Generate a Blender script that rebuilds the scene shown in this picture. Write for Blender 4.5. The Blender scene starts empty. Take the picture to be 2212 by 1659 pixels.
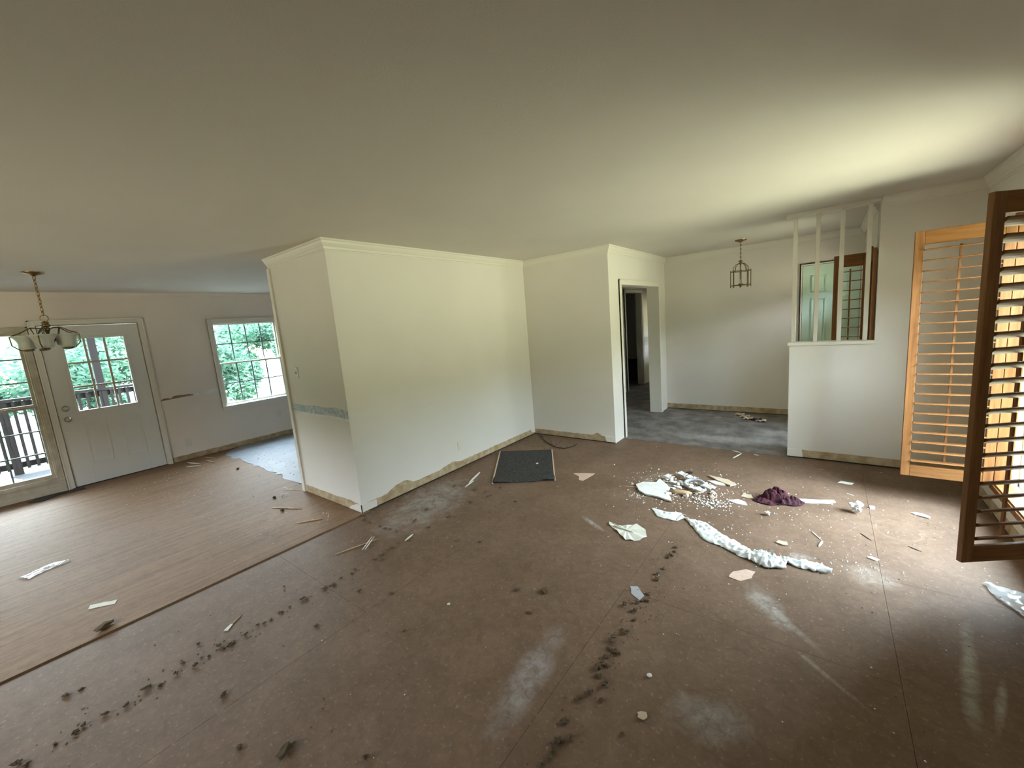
import bpy, bmesh, math, random
from mathutils import Vector, Matrix, noise as mnoise
random.seed(7)
C = bpy.context.scene.collection
S = bpy.context.scene
PI = math.pi

# ------------------------------------------------------------ camera
cd = bpy.data.cameras.new('camera'); cam = bpy.data.objects.new('camera', cd); C.objects.link(cam)
cd.sensor_width = 36; cd.lens = 36*877.2/2212; cd.clip_start = .02
_r = Vector((.79073564, .60680862, -.08074928)); _u = Vector((-.02741938, .16688551, .98559495)); _f = Vector((-.6115434, .77713096, -.14860064))
m = Matrix((_r, _u, -_f)).transposed().to_4x4(); m.translation = Vector((0, 0, 1.6228)); cam.matrix_world = m
S.camera = cam
# ------------------------------------------------------------ world: overcast sky, treeline and lawn all round
W = bpy.data.worlds.new('sky'); S.world = W; W.use_nodes = True
nt = W.node_tree; nt.nodes.clear()
def N(t, typ, **k):
    n = t.nodes.new(typ)
    for a, b in k.items():
        if a.startswith('i_'): n.inputs[int(a[2:]) if a[2:].isdigit() else a[2:].replace('_', ' ')].default_value = b
        else: setattr(n, a, b)
    return n
tc = N(nt, 'ShaderNodeTexCoord'); sx = N(nt, 'ShaderNodeSeparateXYZ'); nt.links.new(tc.outputs['Generated'], sx.inputs[0])
wn = N(nt, 'ShaderNodeTexNoise'); wn.inputs['Scale'].default_value = 9; wn.inputs['Detail'].default_value = 4; nt.links.new(tc.outputs['Generated'], wn.inputs['Vector'])
ma = N(nt, 'ShaderNodeMath', operation='MULTIPLY_ADD'); nt.links.new(wn.outputs['Fac'], ma.inputs[0]); ma.inputs[1].default_value = .16; nt.links.new(sx.outputs['Z'], ma.inputs[2])
mr = N(nt, 'ShaderNodeMapRange'); nt.links.new(ma.outputs[0], mr.inputs['Value']); mr.inputs['From Min'].default_value = -1; mr.inputs['From Max'].default_value = 1
cr = N(nt, 'ShaderNodeValToRGB'); nt.links.new(mr.outputs[0], cr.inputs[0])
e = cr.color_ramp.elements
e[0].position = 0; e[0].color = (.10, .097, .074, 1)
e[1].position = 1; e[1].color = (.66, .82, 1, 1)
for p, c in ((.46, (.58, .565, .385, 1)), (.535, (.22, .225, .15, 1)), (.546, (.035, .055, .033, 1)), (.630, (.05, .075, .048, 1)), (.66, (.84, .92, 1, 1)), (.8, (.84, .93, 1.05, 1))):
    el = e.new(p); el.color = c
bg = N(nt, 'ShaderNodeBackground'); nt.links.new(cr.outputs[0], bg.inputs[0]); bg.inputs[1].default_value = 17.0
wo = N(nt, 'ShaderNodeOutputWorld'); nt.links.new(bg.outputs[0], wo.inputs[0])
W.cycles.sampling_method = 'AUTOMATIC'
S.view_settings.view_transform = 'Standard'; S.view_settings.look = 'None'; S.view_settings.gamma = 1
S.view_settings.exposure = 1.62
S.cycles.use_denoising = True; S.cycles.max_bounces = 10; S.cycles.diffuse_bounces = 6; S.cycles.transparent_max_bounces = 16
S.cycles.sample_clamp_indirect = 8; S.cycles.caustics_reflective = False; S.cycles.caustics_refractive = False
def portal(loc, direction, w, h):
    """window-sized sampling helper for the sky light that comes through an opening"""
    l = bpy.data.lights.new('window_daylight', 'AREA'); l.shape = 'RECTANGLE'; l.size = w; l.size_y = h; l.cycles.is_portal = True
    o = bpy.data.objects.new('window_daylight', l); C.objects.link(o); o.location = loc
    o.rotation_euler = Vector(direction).to_track_quat('-Z', 'Y').to_euler()
portal((1.14, 3.66, 1.12), (-1, 0, 0), 1.04, 1.82)
portal((-3.4, -3.14, 1.5), (0, 1, 0), 1.2, .9)
portal((.50, 5.66, 1.12), (-1, 0, 0), .33, 1.82)
portal((.50, 6.275, 1.75), (-1, 0, 0), .45, .30)
portal((-7.64, 2.66, 1.34), (1, 0, 0), .94, 1.3)
portal((-7.64, -.33, 1.08), (1, 0, 0), 1.3, 1.8)
portal((-7.64, .885, 1.41), (1, 0, 0), .6, .95)
portal((-5.35, 4.84, 1.55), (0, -1, 0), .7, .9)
portal((-2.1, 9.7, 1.25), (-1, 0, 0), .4, .7)

# ------------------------------------------------------------ materials
def mat(name, col, rough=.6, metal=0, bump=0, bscale=200, var=0, vscale=3, coat=0, spec=.5, col2=None):
    m = bpy.data.materials.new(name); m.use_nodes = True; t = m.node_tree; b = t.nodes['Principled BSDF']
    b.inputs['Base Color'].default_value = (*col, 1); b.inputs['Roughness'].default_value = rough; b.inputs['Metallic'].default_value = metal
    b.inputs['Specular IOR Level'].default_value = spec; b.inputs['Coat Weight'].default_value = coat
    co = N(t, 'ShaderNodeTexCoord')
    if var or col2:
        n = N(t, 'ShaderNodeTexNoise'); n.inputs['Scale'].default_value = vscale; n.inputs['Detail'].default_value = 6
        t.links.new(co.outputs['Object'], n.inputs['Vector'])
        mx = N(t, 'ShaderNodeMix', data_type='RGBA'); r = N(t, 'ShaderNodeValToRGB'); r.color_ramp.elements[0].position = .35; r.color_ramp.elements[1].position = .65
        t.links.new(n.outputs['Fac'], r.inputs[0]); t.links.new(r.outputs[0], mx.inputs['Factor'])
        mx.inputs['A'].default_value = (*col, 1); c2 = col2 or tuple(c*(1-var) for c in col); mx.inputs['B'].default_value = (*c2, 1)
        t.links.new(mx.outputs['Result'], b.inputs['Base Color'])
    if bump:
        n = N(t, 'ShaderNodeTexNoise'); n.inputs['Scale'].default_value = bscale; n.inputs['Detail'].default_value = 3
        t.links.new(co.outputs['Object'], n.inputs['Vector'])
        bp = N(t, 'ShaderNodeBump'); bp.inputs['Strength'].default_value = bump; bp.inputs['Distance'].default_value = .002
        t.links.new(n.outputs['Fac'], bp.inputs['Height']); t.links.new(bp.outputs[0], b.inputs['Normal'])
    return m
def wood(name, c1, c2, rough=.4, axis=2, scale=1.0, coat=.3):
    m = bpy.data.materials.new(name); m.use_nodes = True; t = m.node_tree; b = t.nodes['Principled BSDF']
    co = N(t, 'ShaderNodeTexCoord'); mp = N(t, 'ShaderNodeMapping'); sc = [40*scale, 40*scale, 40*scale]; sc[axis] = 2.5*scale; mp.inputs['Scale'].default_value = sc
    n = N(t, 'ShaderNodeTexNoise'); n.inputs['Scale'].default_value = 1.2; n.inputs['Detail'].default_value = 8; n.inputs['Roughness'].default_value = .65
    r = N(t, 'ShaderNodeValToRGB'); r.color_ramp.elements[0].position = .3; r.color_ramp.elements[1].position = .72
    r.color_ramp.elements[0].color = (*c1, 1); r.color_ramp.elements[1].color = (*c2, 1)
    t.links.new(co.outputs['Object'], mp.inputs[0]); t.links.new(mp.outputs[0], n.inputs['Vector']); t.links.new(n.outputs['Fac'], r.inputs[0]); t.links.new(r.outputs[0], b.inputs['Base Color'])
    b.inputs['Roughness'].default_value = rough; b.inputs['Coat Weight'].default_value = coat; b.inputs['Specular IOR Level'].default_value = .3
    return m
M = {}
M['wall'] = mat('wall_paint', (.77, .735, .685), .55, bump=.25, bscale=260, var=.05, vscale=1.2)
M['kwall'] = mat('dining_wall_paint', (.83, .75, .68), .6, bump=.25, bscale=260, var=.06, vscale=1.5)
M['ceil'] = mat('ceiling_paint', (.65, .615, .565), .85, bump=.3, bscale=160, var=.05, vscale=1)
M['trim'] = mat('painted_trim', (.76, .73, .66), .4)
M['oldtrim'] = mat('dirty_trim', (.60, .54, .44), .5, var=.25, vscale=9)
M['drywall'] = mat('bare_drywall_strip', (.50, .40, .26), .85, col2=(.35, .25, .14), vscale=14, bump=.4, bscale=120)
M['paperdry'] = mat('torn_drywall_paper', (.34, .24, .15), .9, col2=(.24, .16, .10), vscale=20)
M['plaster'] = mat('white_plaster', (.82, .82, .80), .8, bump=.4, bscale=150, var=.12, vscale=18)
M['white'] = mat('white_door_paint', (.74, .74, .72), .4)
M['mint'] = mat('pale_mint_paint', (.60, .80, .70), .4, var=.12, vscale=5)
M['dark'] = mat('dark_gap', (.02, .016, .012), .9)
M['black'] = mat('black_rubber', (.02, .02, .022), .6)
M['brass'] = mat('aged_brass', (.42, .27, .12), .32, metal=1, var=.4, vscale=30)
M['dbrass'] = mat('dark_brass', (.16, .12, .06), .4, metal=1)
M['nickel'] = mat('satin_nickel', (.55, .53, .5), .35, metal=1)
M['plate'] = mat('ivory_plastic', (.72, .69, .6), .4)
M['shutter'] = wood('stained_shutter_wood', (.15, .058, .018), (.29, .135, .047), .5, 2, coat=.0)
M['slat'] = wood('stained_slat_wood', (.15, .060, .020), (.28, .135, .05), .5, 0, coat=.0); M['slat'].node_tree.nodes['Principled BSDF'].inputs['Specular IOR Level'].default_value = .12
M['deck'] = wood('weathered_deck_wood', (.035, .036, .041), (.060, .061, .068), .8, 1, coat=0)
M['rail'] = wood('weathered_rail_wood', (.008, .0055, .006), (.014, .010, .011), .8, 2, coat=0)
M['tanwood'] = wood('splintered_wood', (.42, .27, .15), (.60, .43, .27), .7, 0, 2, coat=0)
M['ragw'] = mat('white_cloth', (.74, .76, .75), .8, bump=.5, bscale=90, var=.1, vscale=12)
M['maroon'] = mat('maroon_fabric', (.062, .006, .018), .85, bump=.6, bscale=300, var=.45, vscale=14)
M['bluepaper'] = mat('pale_blue_paper', (.66, .80, .80), .7, var=.06, vscale=20)
M['paper'] = mat('cream_paper', (.76, .75, .66), .8, var=.12, vscale=25)
M['pink'] = mat('pinkish_paper_scrap', (.68, .50, .40), .85, var=.15, vscale=30)
M['tan'] = mat('tan_paper_scrap', (.62, .50, .36), .85, var=.2, vscale=30)
M['foam'] = mat('crumbled_carpet_pad', (.22, .155, .085), .95, col2=(.10, .065, .04), vscale=60, bump=1, bscale=200)
M['ringgrey'] = mat('grey_plastic', (.42, .43, .46), .5)
M['black2'] = mat('dark_navy_cover', (.012, .014, .02), .7)
M['leafc'] = mat('tree_leaves', (.062, .14, .082), .7, col2=(.03, .078, .05), vscale=1.2)
M['bark'] = mat('tree_bark', (.13, .10, .08), .9, var=.4, vscale=10, bump=1, bscale=30)
M['grass'] = mat('lawn_grass', (.05, .085, .05), .9, col2=(.07, .09, .06), vscale=.5)
M['concrete'] = mat('pale_patio', (.10, .10, .115), .9, var=.1, vscale=3)
# leaves let light through
_m = M['leafc']; _t = _m.node_tree; _b = _t.nodes['Principled BSDF']; _tl = N(_t, 'ShaderNodeBsdfTranslucent'); _ms = N(_t, 'ShaderNodeMixShader'); _ms.inputs[0].default_value = .5
_src = _b.inputs['Base Color'].links[0].from_socket; _t.links.new(_src, _tl.inputs[0]); _o = [n for n in _t.nodes if n.type == 'OUTPUT_MATERIAL'][0]
_t.links.new(_b.outputs[0], _ms.inputs[1]); _t.links.new(_tl.outputs[0], _ms.inputs[2]); _t.links.new(_ms.outputs[0], _o.inputs[0])
# glass
def glassmat(name, tint, tr=.92, rough=0.0):
    m = bpy.data.materials.new(name); m.use_nodes = True; t = m.node_tree; t.nodes.clear()
    o = N(t, 'ShaderNodeOutputMaterial'); tr_ = N(t, 'ShaderNodeBsdfTransparent'); tr_.inputs[0].default_value = (*tint, 1)
    g = N(t, 'ShaderNodeBsdfGlossy'); g.inputs['Roughness'].default_value = rough; lw = N(t, 'ShaderNodeLayerWeight'); pw = N(t, 'ShaderNodeMath', operation='POWER'); t.links.new(lw.outputs['Facing'], pw.inputs[0]); pw.inputs[1].default_value = 4; fr = N(t, 'ShaderNodeMath', operation='MULTIPLY_ADD'); t.links.new(pw.outputs[0], fr.inputs[0]); fr.inputs[1].default_value = .5; fr.inputs[2].default_value = .04
    mx = N(t, 'ShaderNodeMixShader'); t.links.new(fr.outputs[0], mx.inputs[0]); t.links.new(tr_.outputs[0], mx.inputs[1]); t.links.new(g.outputs[0], mx.inputs[2]); t.links.new(mx.outputs[0], o.inputs[0])
    return m
M['glass'] = glassmat('window_glass', (.93, .97, .96))
m = mat('clear_plastic', (.80, .82, .84), .18, coat=.6); m.node_tree.nodes['Principled BSDF'].inputs['Alpha'].default_value = .38; M['film'] = m
m = mat('frosted_glass', (.78, .80, .74), .35); m.node_tree.nodes['Principled BSDF'].inputs['Transmission Weight'].default_value = .45; M['frost'] = m
# wallpaper border
m = mat('blue_border_paper', (.62, .67, .69), .7, col2=(.36, .45, .52), vscale=26); M['border'] = m
# floors with stains and one painted strip of daylight (spots: x, y, rx, ry, rot, colour, strength)
def floormat(name, c1, c2, c3, spots=(), vs=1.6, rough=.62, grain=None, mott=.22):
    m = bpy.data.materials.new(name); m.use_nodes = True; t = m.node_tree; b = t.nodes['Principled BSDF']; L = t.links.new
    ge = N(t, 'ShaderNodeNewGeometry'); P = ge.outputs['Position']
    n1 = N(t, 'ShaderNodeTexNoise'); n1.inputs['Scale'].default_value = vs; n1.inputs['Detail'].default_value = 7; n1.inputs['Roughness'].default_value = .6
    if grain:
        mp = N(t, 'ShaderNodeMapping'); mp.inputs['Scale'].default_value = grain; L(P, mp.inputs[0]); L(mp.outputs[0], n1.inputs['Vector'])
    else: L(P, n1.inputs['Vector'])
    r1 = N(t, 'ShaderNodeValToRGB'); r1.color_ramp.elements[0].position = .36; r1.color_ramp.elements[1].position = .66
    r1.color_ramp.elements[0].color = (*c1, 1); r1.color_ramp.elements[1].color = (*c2, 1); L(n1.outputs['Fac'], r1.inputs[0])
    n2 = N(t, 'ShaderNodeTexNoise'); n2.inputs['Scale'].default_value = 55; n2.inputs['Detail'].default_value = 4; L(P, n2.inputs['Vector'])
    r2 = N(t, 'ShaderNodeValToRGB'); r2.color_ramp.elements[0].position = .60; r2.color_ramp.elements[1].position = .72; L(n2.outputs['Fac'], r2.inputs[0])
    mx = N(t, 'ShaderNodeMix', data_type='RGBA'); L(r1.outputs[0], mx.inputs['A']); mx.inputs['B'].default_value = (*c3, 1)
    mm = N(t, 'ShaderNodeMath', operation='MULTIPLY'); L(r2.outputs[0], mm.inputs[0]); mm.inputs[1].default_value = .45; L(mm.outputs[0], mx.inputs['Factor'])
    cur = mx.outputs['Result']
    nd = N(t, 'ShaderNodeTexNoise'); nd.inputs['Scale'].default_value = 7; nd.inputs['Detail'].default_value = 5; L(P, nd.inputs['Vector'])
    n3 = N(t, 'ShaderNodeTexNoise'); n3.inputs['Scale'].default_value = 17; n3.inputs['Detail'].default_value = 9; n3.inputs['Roughness'].default_value = .75; n3.inputs['Distortion'].default_value = .8; L(P, n3.inputs['Vector'])
    r3 = N(t, 'ShaderNodeValToRGB'); r3.color_ramp.elements[0].position = .38; r3.color_ramp.elements[1].position = .62; L(n3.outputs['Fac'], r3.inputs[0])
    mxa = N(t, 'ShaderNodeMix', data_type='RGBA', blend_type='MULTIPLY'); L(cur, mxa.inputs['A']); L(r3.outputs[0], mxa.inputs['B']); mxa.inputs['Factor'].default_value = mott; cur = mxa.outputs['Result']
    mw = N(t, 'ShaderNodeMath', operation='MULTIPLY_ADD'); L(r3.outputs[0], mw.inputs[0]); mw.inputs[1].default_value = .75; mw.inputs[2].default_value = .25
    for (x, y, rx, ry, rot, col, st, *kind) in spots:
        mp = N(t, 'ShaderNodeMapping', vector_type='TEXTURE'); mp.inputs['Location'].default_value = (x, y, 0); mp.inputs['Rotation'].default_value = (0, 0, rot); mp.inputs['Scale'].default_value = (rx, ry, 1e3)
        L(P, mp.inputs[0]); ln = N(t, 'ShaderNodeVectorMath', operation='LENGTH'); L(mp.outputs[0], ln.inputs[0])
        ad = N(t, 'ShaderNodeMath', operation='MULTIPLY_ADD'); L(nd.outputs['Fac'], ad.inputs[0]); ad.inputs[1].default_value = 1.3; L(ln.outputs['Value'], ad.inputs[2])
        rr = N(t, 'ShaderNodeValToRGB'); L(ad.outputs[0], rr.inputs[0]); q = rr.color_ramp.elements
        if kind: # ring
            q[0].position = .80; q[0].color = (0, 0, 0, 1); q[1].position = 1; q[1].color = (0, 0, 0, 1); el = q.new(.9); el.color = (1, 1, 1, 1)
            sub = N(t, 'ShaderNodeMath', operation='MULTIPLY'); L(ln.outputs['Value'], sub.inputs[0]); sub.inputs[1].default_value = .9; L(sub.outputs[0], rr.inputs[0])
        else:
            hd = N(t, 'ShaderNodeMath', operation='MULTIPLY'); L(ad.outputs[0], hd.inputs[0]); hd.inputs[1].default_value = .6; L(hd.outputs[0], rr.inputs[0])
            q[0].position = .55; q[0].color = (1, 1, 1, 1); q[1].position = .95; q[1].color = (0, 0, 0, 1)
        ms = N(t, 'ShaderNodeMath', operation='MULTIPLY'); L(rr.outputs[0], ms.inputs[0]); ms.inputs[1].default_value = st*1.25; m2 = N(t, 'ShaderNodeMath', operation='MULTIPLY'); L(ms.outputs[0], m2.inputs[0]); L(mw.outputs[0], m2.inputs[1]); ms = m2
        mx = N(t, 'ShaderNodeMix', data_type='RGBA'); L(cur, mx.inputs['A']); mx.inputs['B'].default_value = (*col, 1); L(ms.outputs[0], mx.inputs['Factor']); cur = mx.outputs['Result']
    L(cur, b.inputs['Base Color']); b.inputs['Roughness'].default_value = rough; b.inputs['Specular IOR Level'].default_value = .28
    bp = N(t, 'ShaderNodeBump'); bp.inputs['Strength'].default_value = .5; bp.inputs['Distance'].default_value = .003; L(n2.outputs['Fac'], bp.inputs['Height']); L(bp.outputs[0], b.inputs['Normal'])
    return m
ch = (.62, .60, .57)
M['sub'] = floormat('particleboard_subfloor', (.178, .113, .074), (.23, .150, .103), (.42, .33, .26), [
    (-1.05, 1.28, .10, .42, .15, (.40, .37, .37), .6), (-1.35, 1.22, .16, .22, .2, (.24, .15, .10), .6), (-.72, 1.8, .16, .10, 0, (.20, .13, .085), .6),
    (-.22, 2.36, .09, .22, .6, ch, .38), (-.10, 2.25, .03, .20, .75, ch, .3), (.05, 1.98, .018, .20, .9, ch, .3), (.52, 2.35, .035, .42, -.15, (.45, .46, .40), .55), (.58, 2.2, .02, .2, -.25, ch, .4),
    (-.33, 1.52, .20, .15, .3, (.40, .40, .38), .4), (.22, 3.7, .07, .10, 0, (.24, .16, .11), .7, 1), (.42, 3.62, .12, .15, 0, (.26, .18, .12), .5, 1),
    (-2.95, 2.35, .42, .75, .25, (.44, .42, .40), .55), (-1.45, 2.72, .03, .16, 1.1, ch, .4), (-1.15, 3.75, .32, .30, 0, (.55, .47, .40), .5),
    (-3.1, 4.45, .22, .25, 0, (.20, .14, .08), .6), (-.1, 2.95, .10, .06, .3, ch, .4), (.25, 2.9, .16, .18, 0, (.48, .40, .33), .45)], vs=2.2)
M['ply'] = floormat('plywood_subfloor', (.215, .124, .066), (.305, .187, .106), (.24, .152, .088), [(-3.9, 1.5, .6, .45, .3, (.40, .25, .15), .4)], vs=1.6, rough=.7, grain=(14, .8, 1))
M['hall'] = floormat('dark_glue_floor', (.12, .107, .10), (.30, .275, .27), (.40, .37, .36), [(-1.0, 5.35, .9, .22, 0, (.42, .38, .38), .35)], vs=4.2, rough=.55)  # pale band paints the daylight strip on the foyer floor into the colour
M['vinyl'] = floormat('pale_vinyl_sheet', (.27, .285, .32), (.34, .35, .38), (.20, .22, .26), [], vs=5, rough=.6)
M['mat'] = floormat('charcoal_carpet_back', (.030, .030, .032), (.085, .083, .082), (.16, .15, .15), [], vs=9, rough=.9, grain=(3, 9, 1))

# ------------------------------------------------------------ mesh helpers
class MB:
    def __init__(s): s.v = []; s.f = []; s.sm = []
    def add(s, vs, fs, sm=False):
        k = len(s.v); s.v += [tuple(p) for p in vs]; s.f += [tuple(i+k for i in f) for f in fs]; s.sm += [sm]*len(fs); return s
    def box(s, x0, x1, y0, y1, z0, z1, mtx=None):
        vs = [Vector((x, y, z)) for z in (z0, z1) for y in (y0, y1) for x in (x0, x1)]
        if mtx: vs = [mtx @ p for p in vs]
        return s.add(vs, [(0, 2, 3, 1), (4, 5, 7, 6), (0, 1, 5, 4), (2, 6, 7, 3), (0, 4, 6, 2), (1, 3, 7, 5)])
    def prism(s, pts, z0, z1, fn=None, jz=0):
        n = len(pts); lo = [(p[0], p[1], z0) for p in pts]; hi = [(p[0], p[1], z1 + (random.uniform(-jz, jz) if jz else 0)) for p in pts]
        vs = lo+hi
        if fn: vs = [fn(*p) for p in vs]
        return s.add(vs, [tuple(range(n-1, -1, -1)), tuple(range(n, 2*n))] + [(i, (i+1) % n, n+(i+1) % n, n+i) for i in range(n)])
    def tube(s, pts, r, seg=8, cap=True):
        pts = [Vector(p) for p in pts]; rings = []; n = len(pts); rr = r if isinstance(r, (list, tuple)) else [r]*n; prev = None
        for i, p in enumerate(pts):
            d = (pts[min(i+1, n-1)]-pts[max(i-1, 0)]).normalized()
            if prev is None: a = d.orthogonal().normalized()
            else:
                a = (prev - d*prev.dot(d))
                a = a.normalized() if a.length > 1e-6 else d.orthogonal().normalized()
            prev = a; b = d.cross(a); rings.append([p+(a*math.cos(2*PI*k/seg)+b*math.sin(2*PI*k/seg))*rr[i] for k in range(seg)])
        vs = [q for g in rings for q in g]; fs = [(i*seg+k, i*seg+(k+1) % seg, (i+1)*seg+(k+1) % seg, (i+1)*seg+k) for i in range(n-1) for k in range(seg)]
        if cap: fs += [tuple(range(seg-1, -1, -1)), tuple((n-1)*seg+k for k in range(seg))]
        return s.add(vs, fs, True)
    def lathe(s, prof, seg=20, mtx=None, ruf=0, rn=8):
        vs = []
        for (r, z) in prof:
            for k in range(seg):
                a = 2*PI*k/seg; q = r*(1+ruf*(r/max(p[0] for p in prof))**3*math.cos(a*rn)); vs.append(Vector((q*math.cos(a), q*math.sin(a), z)))
        if mtx: vs = [mtx @ p for p in vs]
        n = len(prof)
        return s.add(vs, [(i*seg+k, i*seg+(k+1) % seg, (i+1)*seg+(k+1) % seg, (i+1)*seg+k) for i in range(n-1) for k in range(seg)], True)
    def build(s, name, mt, parent=None, bevel=0, loc=None, **props):
        me = bpy.data.meshes.new(name); me.from_pydata(s.v, [], s.f); me.materials.append(mt if not isinstance(mt, str) else M[mt])
        for p, q in zip(me.polygons, s.sm): p.use_smooth = q
        me.update(); o = bpy.data.objects.new(name, me); C.objects.link(o)
        if loc is not None: o.location = loc
        if parent: o.parent = parent
        if bevel:
            b = o.modifiers.new('bevel', 'BEVEL'); b.width = bevel; b.segments = 2; b.limit_method = 'ANGLE'
        for k, v in props.items(): o[k] = v
        return o
def box(name, mt, x0, x1, y0, y1, z0, z1, parent=None, bevel=0, **p): return MB().box(x0, x1, y0, y1, z0, z1).build(name, mt, parent, bevel, **p)
def struct(o): o['kind'] = 'structure'; return o
def empty(name, loc=(0, 0, 0), rz=0, label=None, cat=None, group=None, kind=None):
    o = bpy.data.objects.new(name, None); C.objects.link(o); o.location = loc; o.rotation_euler = (0, 0, rz); o.empty_display_size = .05
    if label: o['label'] = label
    if cat: o['category'] = cat
    if group: o['group'] = group
    if kind: o['kind'] = kind
    return o
def tag(o, label, cat, group=None):
    o['label'] = label; o['category'] = cat
    if group: o['group'] = group
    return o
def sweep(path, prof, closed_prof=True):
    """profile (offset to the right of travel, z) mitred along a 2-D path"""
    P = [Vector(p) for p in path]; mb = MB(); n = len(P); k = len(prof); vs = []
    for i, p in enumerate(P):
        d0 = (P[i]-P[i-1]).normalized() if i else (P[1]-P[0]).normalized()
        d1 = (P[i+1]-P[i]).normalized() if i < n-1 else d0
        n0 = Vector((d0.y, -d0.x)); n1 = Vector((d1.y, -d1.x)); mi = (n0+n1).normalized(); mi = mi/max(.2, mi.dot(n0))
        vs += [(p.x+mi.x*o, p.y+mi.y*o, z) for o, z in prof]
    fs = [(i*k+j, (i+1)*k+j, (i+1)*k+(j+1) % k, i*k+(j+1) % k) for i in range(n-1) for j in range(k)]
    fs += [tuple(range(k)), tuple((n-1)*k+j for j in range(k-1, -1, -1))]
    return mb.add(vs, fs)
def wall(name, axis, a, b, s0, s1, z0, z1, holes, mt):
    """wall between planes a..b across `axis`; s = coordinate along the wall; holes (s0,s1,z0,z1)"""
    mb = MB(); ss = sorted({s0, s1, *[h[0] for h in holes], *[h[1] for h in holes]})
    for u, v in zip(ss, ss[1:]):
        zz = [z0]; hs = sorted([h for h in holes if h[0] <= u+1e-6 and h[1] >= v-1e-6], key=lambda h: h[2]); cur = z0
        for h in hs:
            if h[2] > cur: seg(mb, axis, a, b, u, v, cur, h[2])
            cur = h[3]
        if cur < z1: seg(mb, axis, a, b, u, v, cur, z1)
    return struct(mb.build(name, mt))
def seg(mb, axis, a, b, u, v, z0, z1):
    if axis == 'x': mb.box(a, b, u, v, z0, z1)
    else: mb.box(u, v, a, b, z0, z1)
H = 2.44
XA, Y1, XB2, YC, XD, YE, XL, XR, XF, YH, XH = -3.346, 1.875, -4.469, 4.70, -2.10, 6.842, -7.474, .97, .33, 4.967, -.304

# ------------------------------------------------------------ structure
ce = box('ceiling', 'ceil', -7.7, 1.2, -3.1, 11.2, H, H+.1, kind='structure')
wl = wall('wall_left', 'x', XL-.15, XL, -3, 4.85, -.1, H, [(-.97, .30, .17, 1.98), (.43, 1.34, -.1, 2.04), (2.195, 3.13, .69, 1.99)], 'kwall')
wr = wall('wall_right', 'x', XR, XR+.15, -3, YH, -.1, H, [(3.14, 4.18, .22, 2.03)], 'wall')
wall('wall_rear', 'y', -3.12, -3, XL-.15, XR+.15, -.1, H, [(-4.0, -2.8, 1.05, 1.95)], 'wall')
wall('wall_kitchen', 'y', 4.70, 4.85, XL, XA-.12, -.1, H, [(-5.7, -5.0, 1.1, 2.0)], 'kwall')
wp_ = struct(MB().box(XB2+.055, XA, Y1, Y1+.12, -.1, H).box(XA-.12, XA, Y1+.12, YC, -.1, H).build('wall_partition', 'wall'))
wb_ = struct(MB().box(XA-.12, XD, YC, YC+.12, -.1, H).build('wall_back', 'wall'))
wd_ = wall('wall_hall_doorway', 'x', XD-.16, XD, YC+.12, YE, -.1, H, [(5.05, 6.49, -.1, 1.99)], 'wall')
we_ = wall('wall_foyer', 'y', YE, YE+.12, XD-.16, XF+.15, -.1, H, [(-.29, .31, -.1, 2.06)], 'wall')
wf_ = wall('wall_foyer_right', 'x', XF, XF+.15, YH+.12, YE, -.1, H, [(5.50, 5.80, .22, 2.03), (6.05, 6.50, 1.60, 1.90)], 'wall')
wh_ = struct(MB().box(XH, .34, YH, YH+.12, -.1, 1.165).box(.34, XR+.15, YH, YH+.12, -.1, H).build('wall_half', 'wall'))
# hall and the dark room off it
wall('wall_hall_left', 'x', -3.42, -3.30, YC+.12, 11, -.1, H, [(8.14, 9.06, -.1, 2.05)], 'wall')
wall('wall_hall_right', 'x', XD-.16, XD-.04, YE, 11, -.1, H, [(9.5, 9.9, .9, 1.6)], 'wall')
wall('wall_hall_end', 'y', 11, 11.1, -7.6, XD, -.1, H, [], 'wall')
wall('wall_dark_room', 'x', -6.1, -6.0, 7.2, 11, -.1, H, [], 'wall')
wall('wall_dark_room_side', 'y', 7.1, 7.2, -6.1, -3.42, -.1, H, [], 'wall')
# floors
fl = struct(MB().box(-7.62, 1.12, -3.1, 11.1, -.14, -.02).build('floor', 'dark'))
def sheet(x0, x1, y0, y1, z, mt='sub', g=.0008):
    MB().box(x0+g, x1-g, y0+g, y1-g, -.02, z).build('subfloor_sheet', mt, fl)
cols = [(-3.31, -2.12, (-3, -1.3, 1.12, 3.52, 4.70)), (-2.12, -.918, (-3, -.2, 2.3, 4.70)), (-.918, .285, (-3, -.35, 2.088, 4.51)), (.285, .97, (-3, -1.9, .5, 2.918))]
for x0, x1, ys in cols:
    for a, b in zip(ys, ys[1:]): sheet(x0, x1, a, b, 0)
sheet(XA, -3.31, Y1, YC, 0, g=.0002); sheet(.285, .97, 2.918, 4.965, 0); sheet(-.918, .285, 4.51, 4.955, 0); sheet(-2.12, -.918, 4.70, 4.945, 0)
for x0, x1, ys in [(-7.474, -6.36, (-3, -.9, 1.96)), (-6.36, -5.14, (-3, -1.17, 1.27, 1.96)), (-5.14, -3.325, (-3, -.6, 1.94))]:
    for a, b in zip(ys, ys[1:]): sheet(x0, x1, a, b, .008, 'ply', .0006)
MB().box(-7.474, XB2+.055, 1.96, 4.7, -.02, .004).build('kitchen_subfloor', 'ply', fl)
random.seed(3)
edge = [(-7.2, 1.99)]; x = -7.1
while x < -4.42:
    edge.append((x, 1.965+random.uniform(-.035, .03) + (-.03 if x > -5.2 else 0))); x += random.uniform(.05, .13)
MB().prism(edge+[(-4.40, 1.94), (-4.40, 4.70), (-7.46, 4.70), (-7.46, 2.25), (-7.3, 2.06)], .004, .009).build('vinyl_sheet', 'vinyl', fl)
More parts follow.
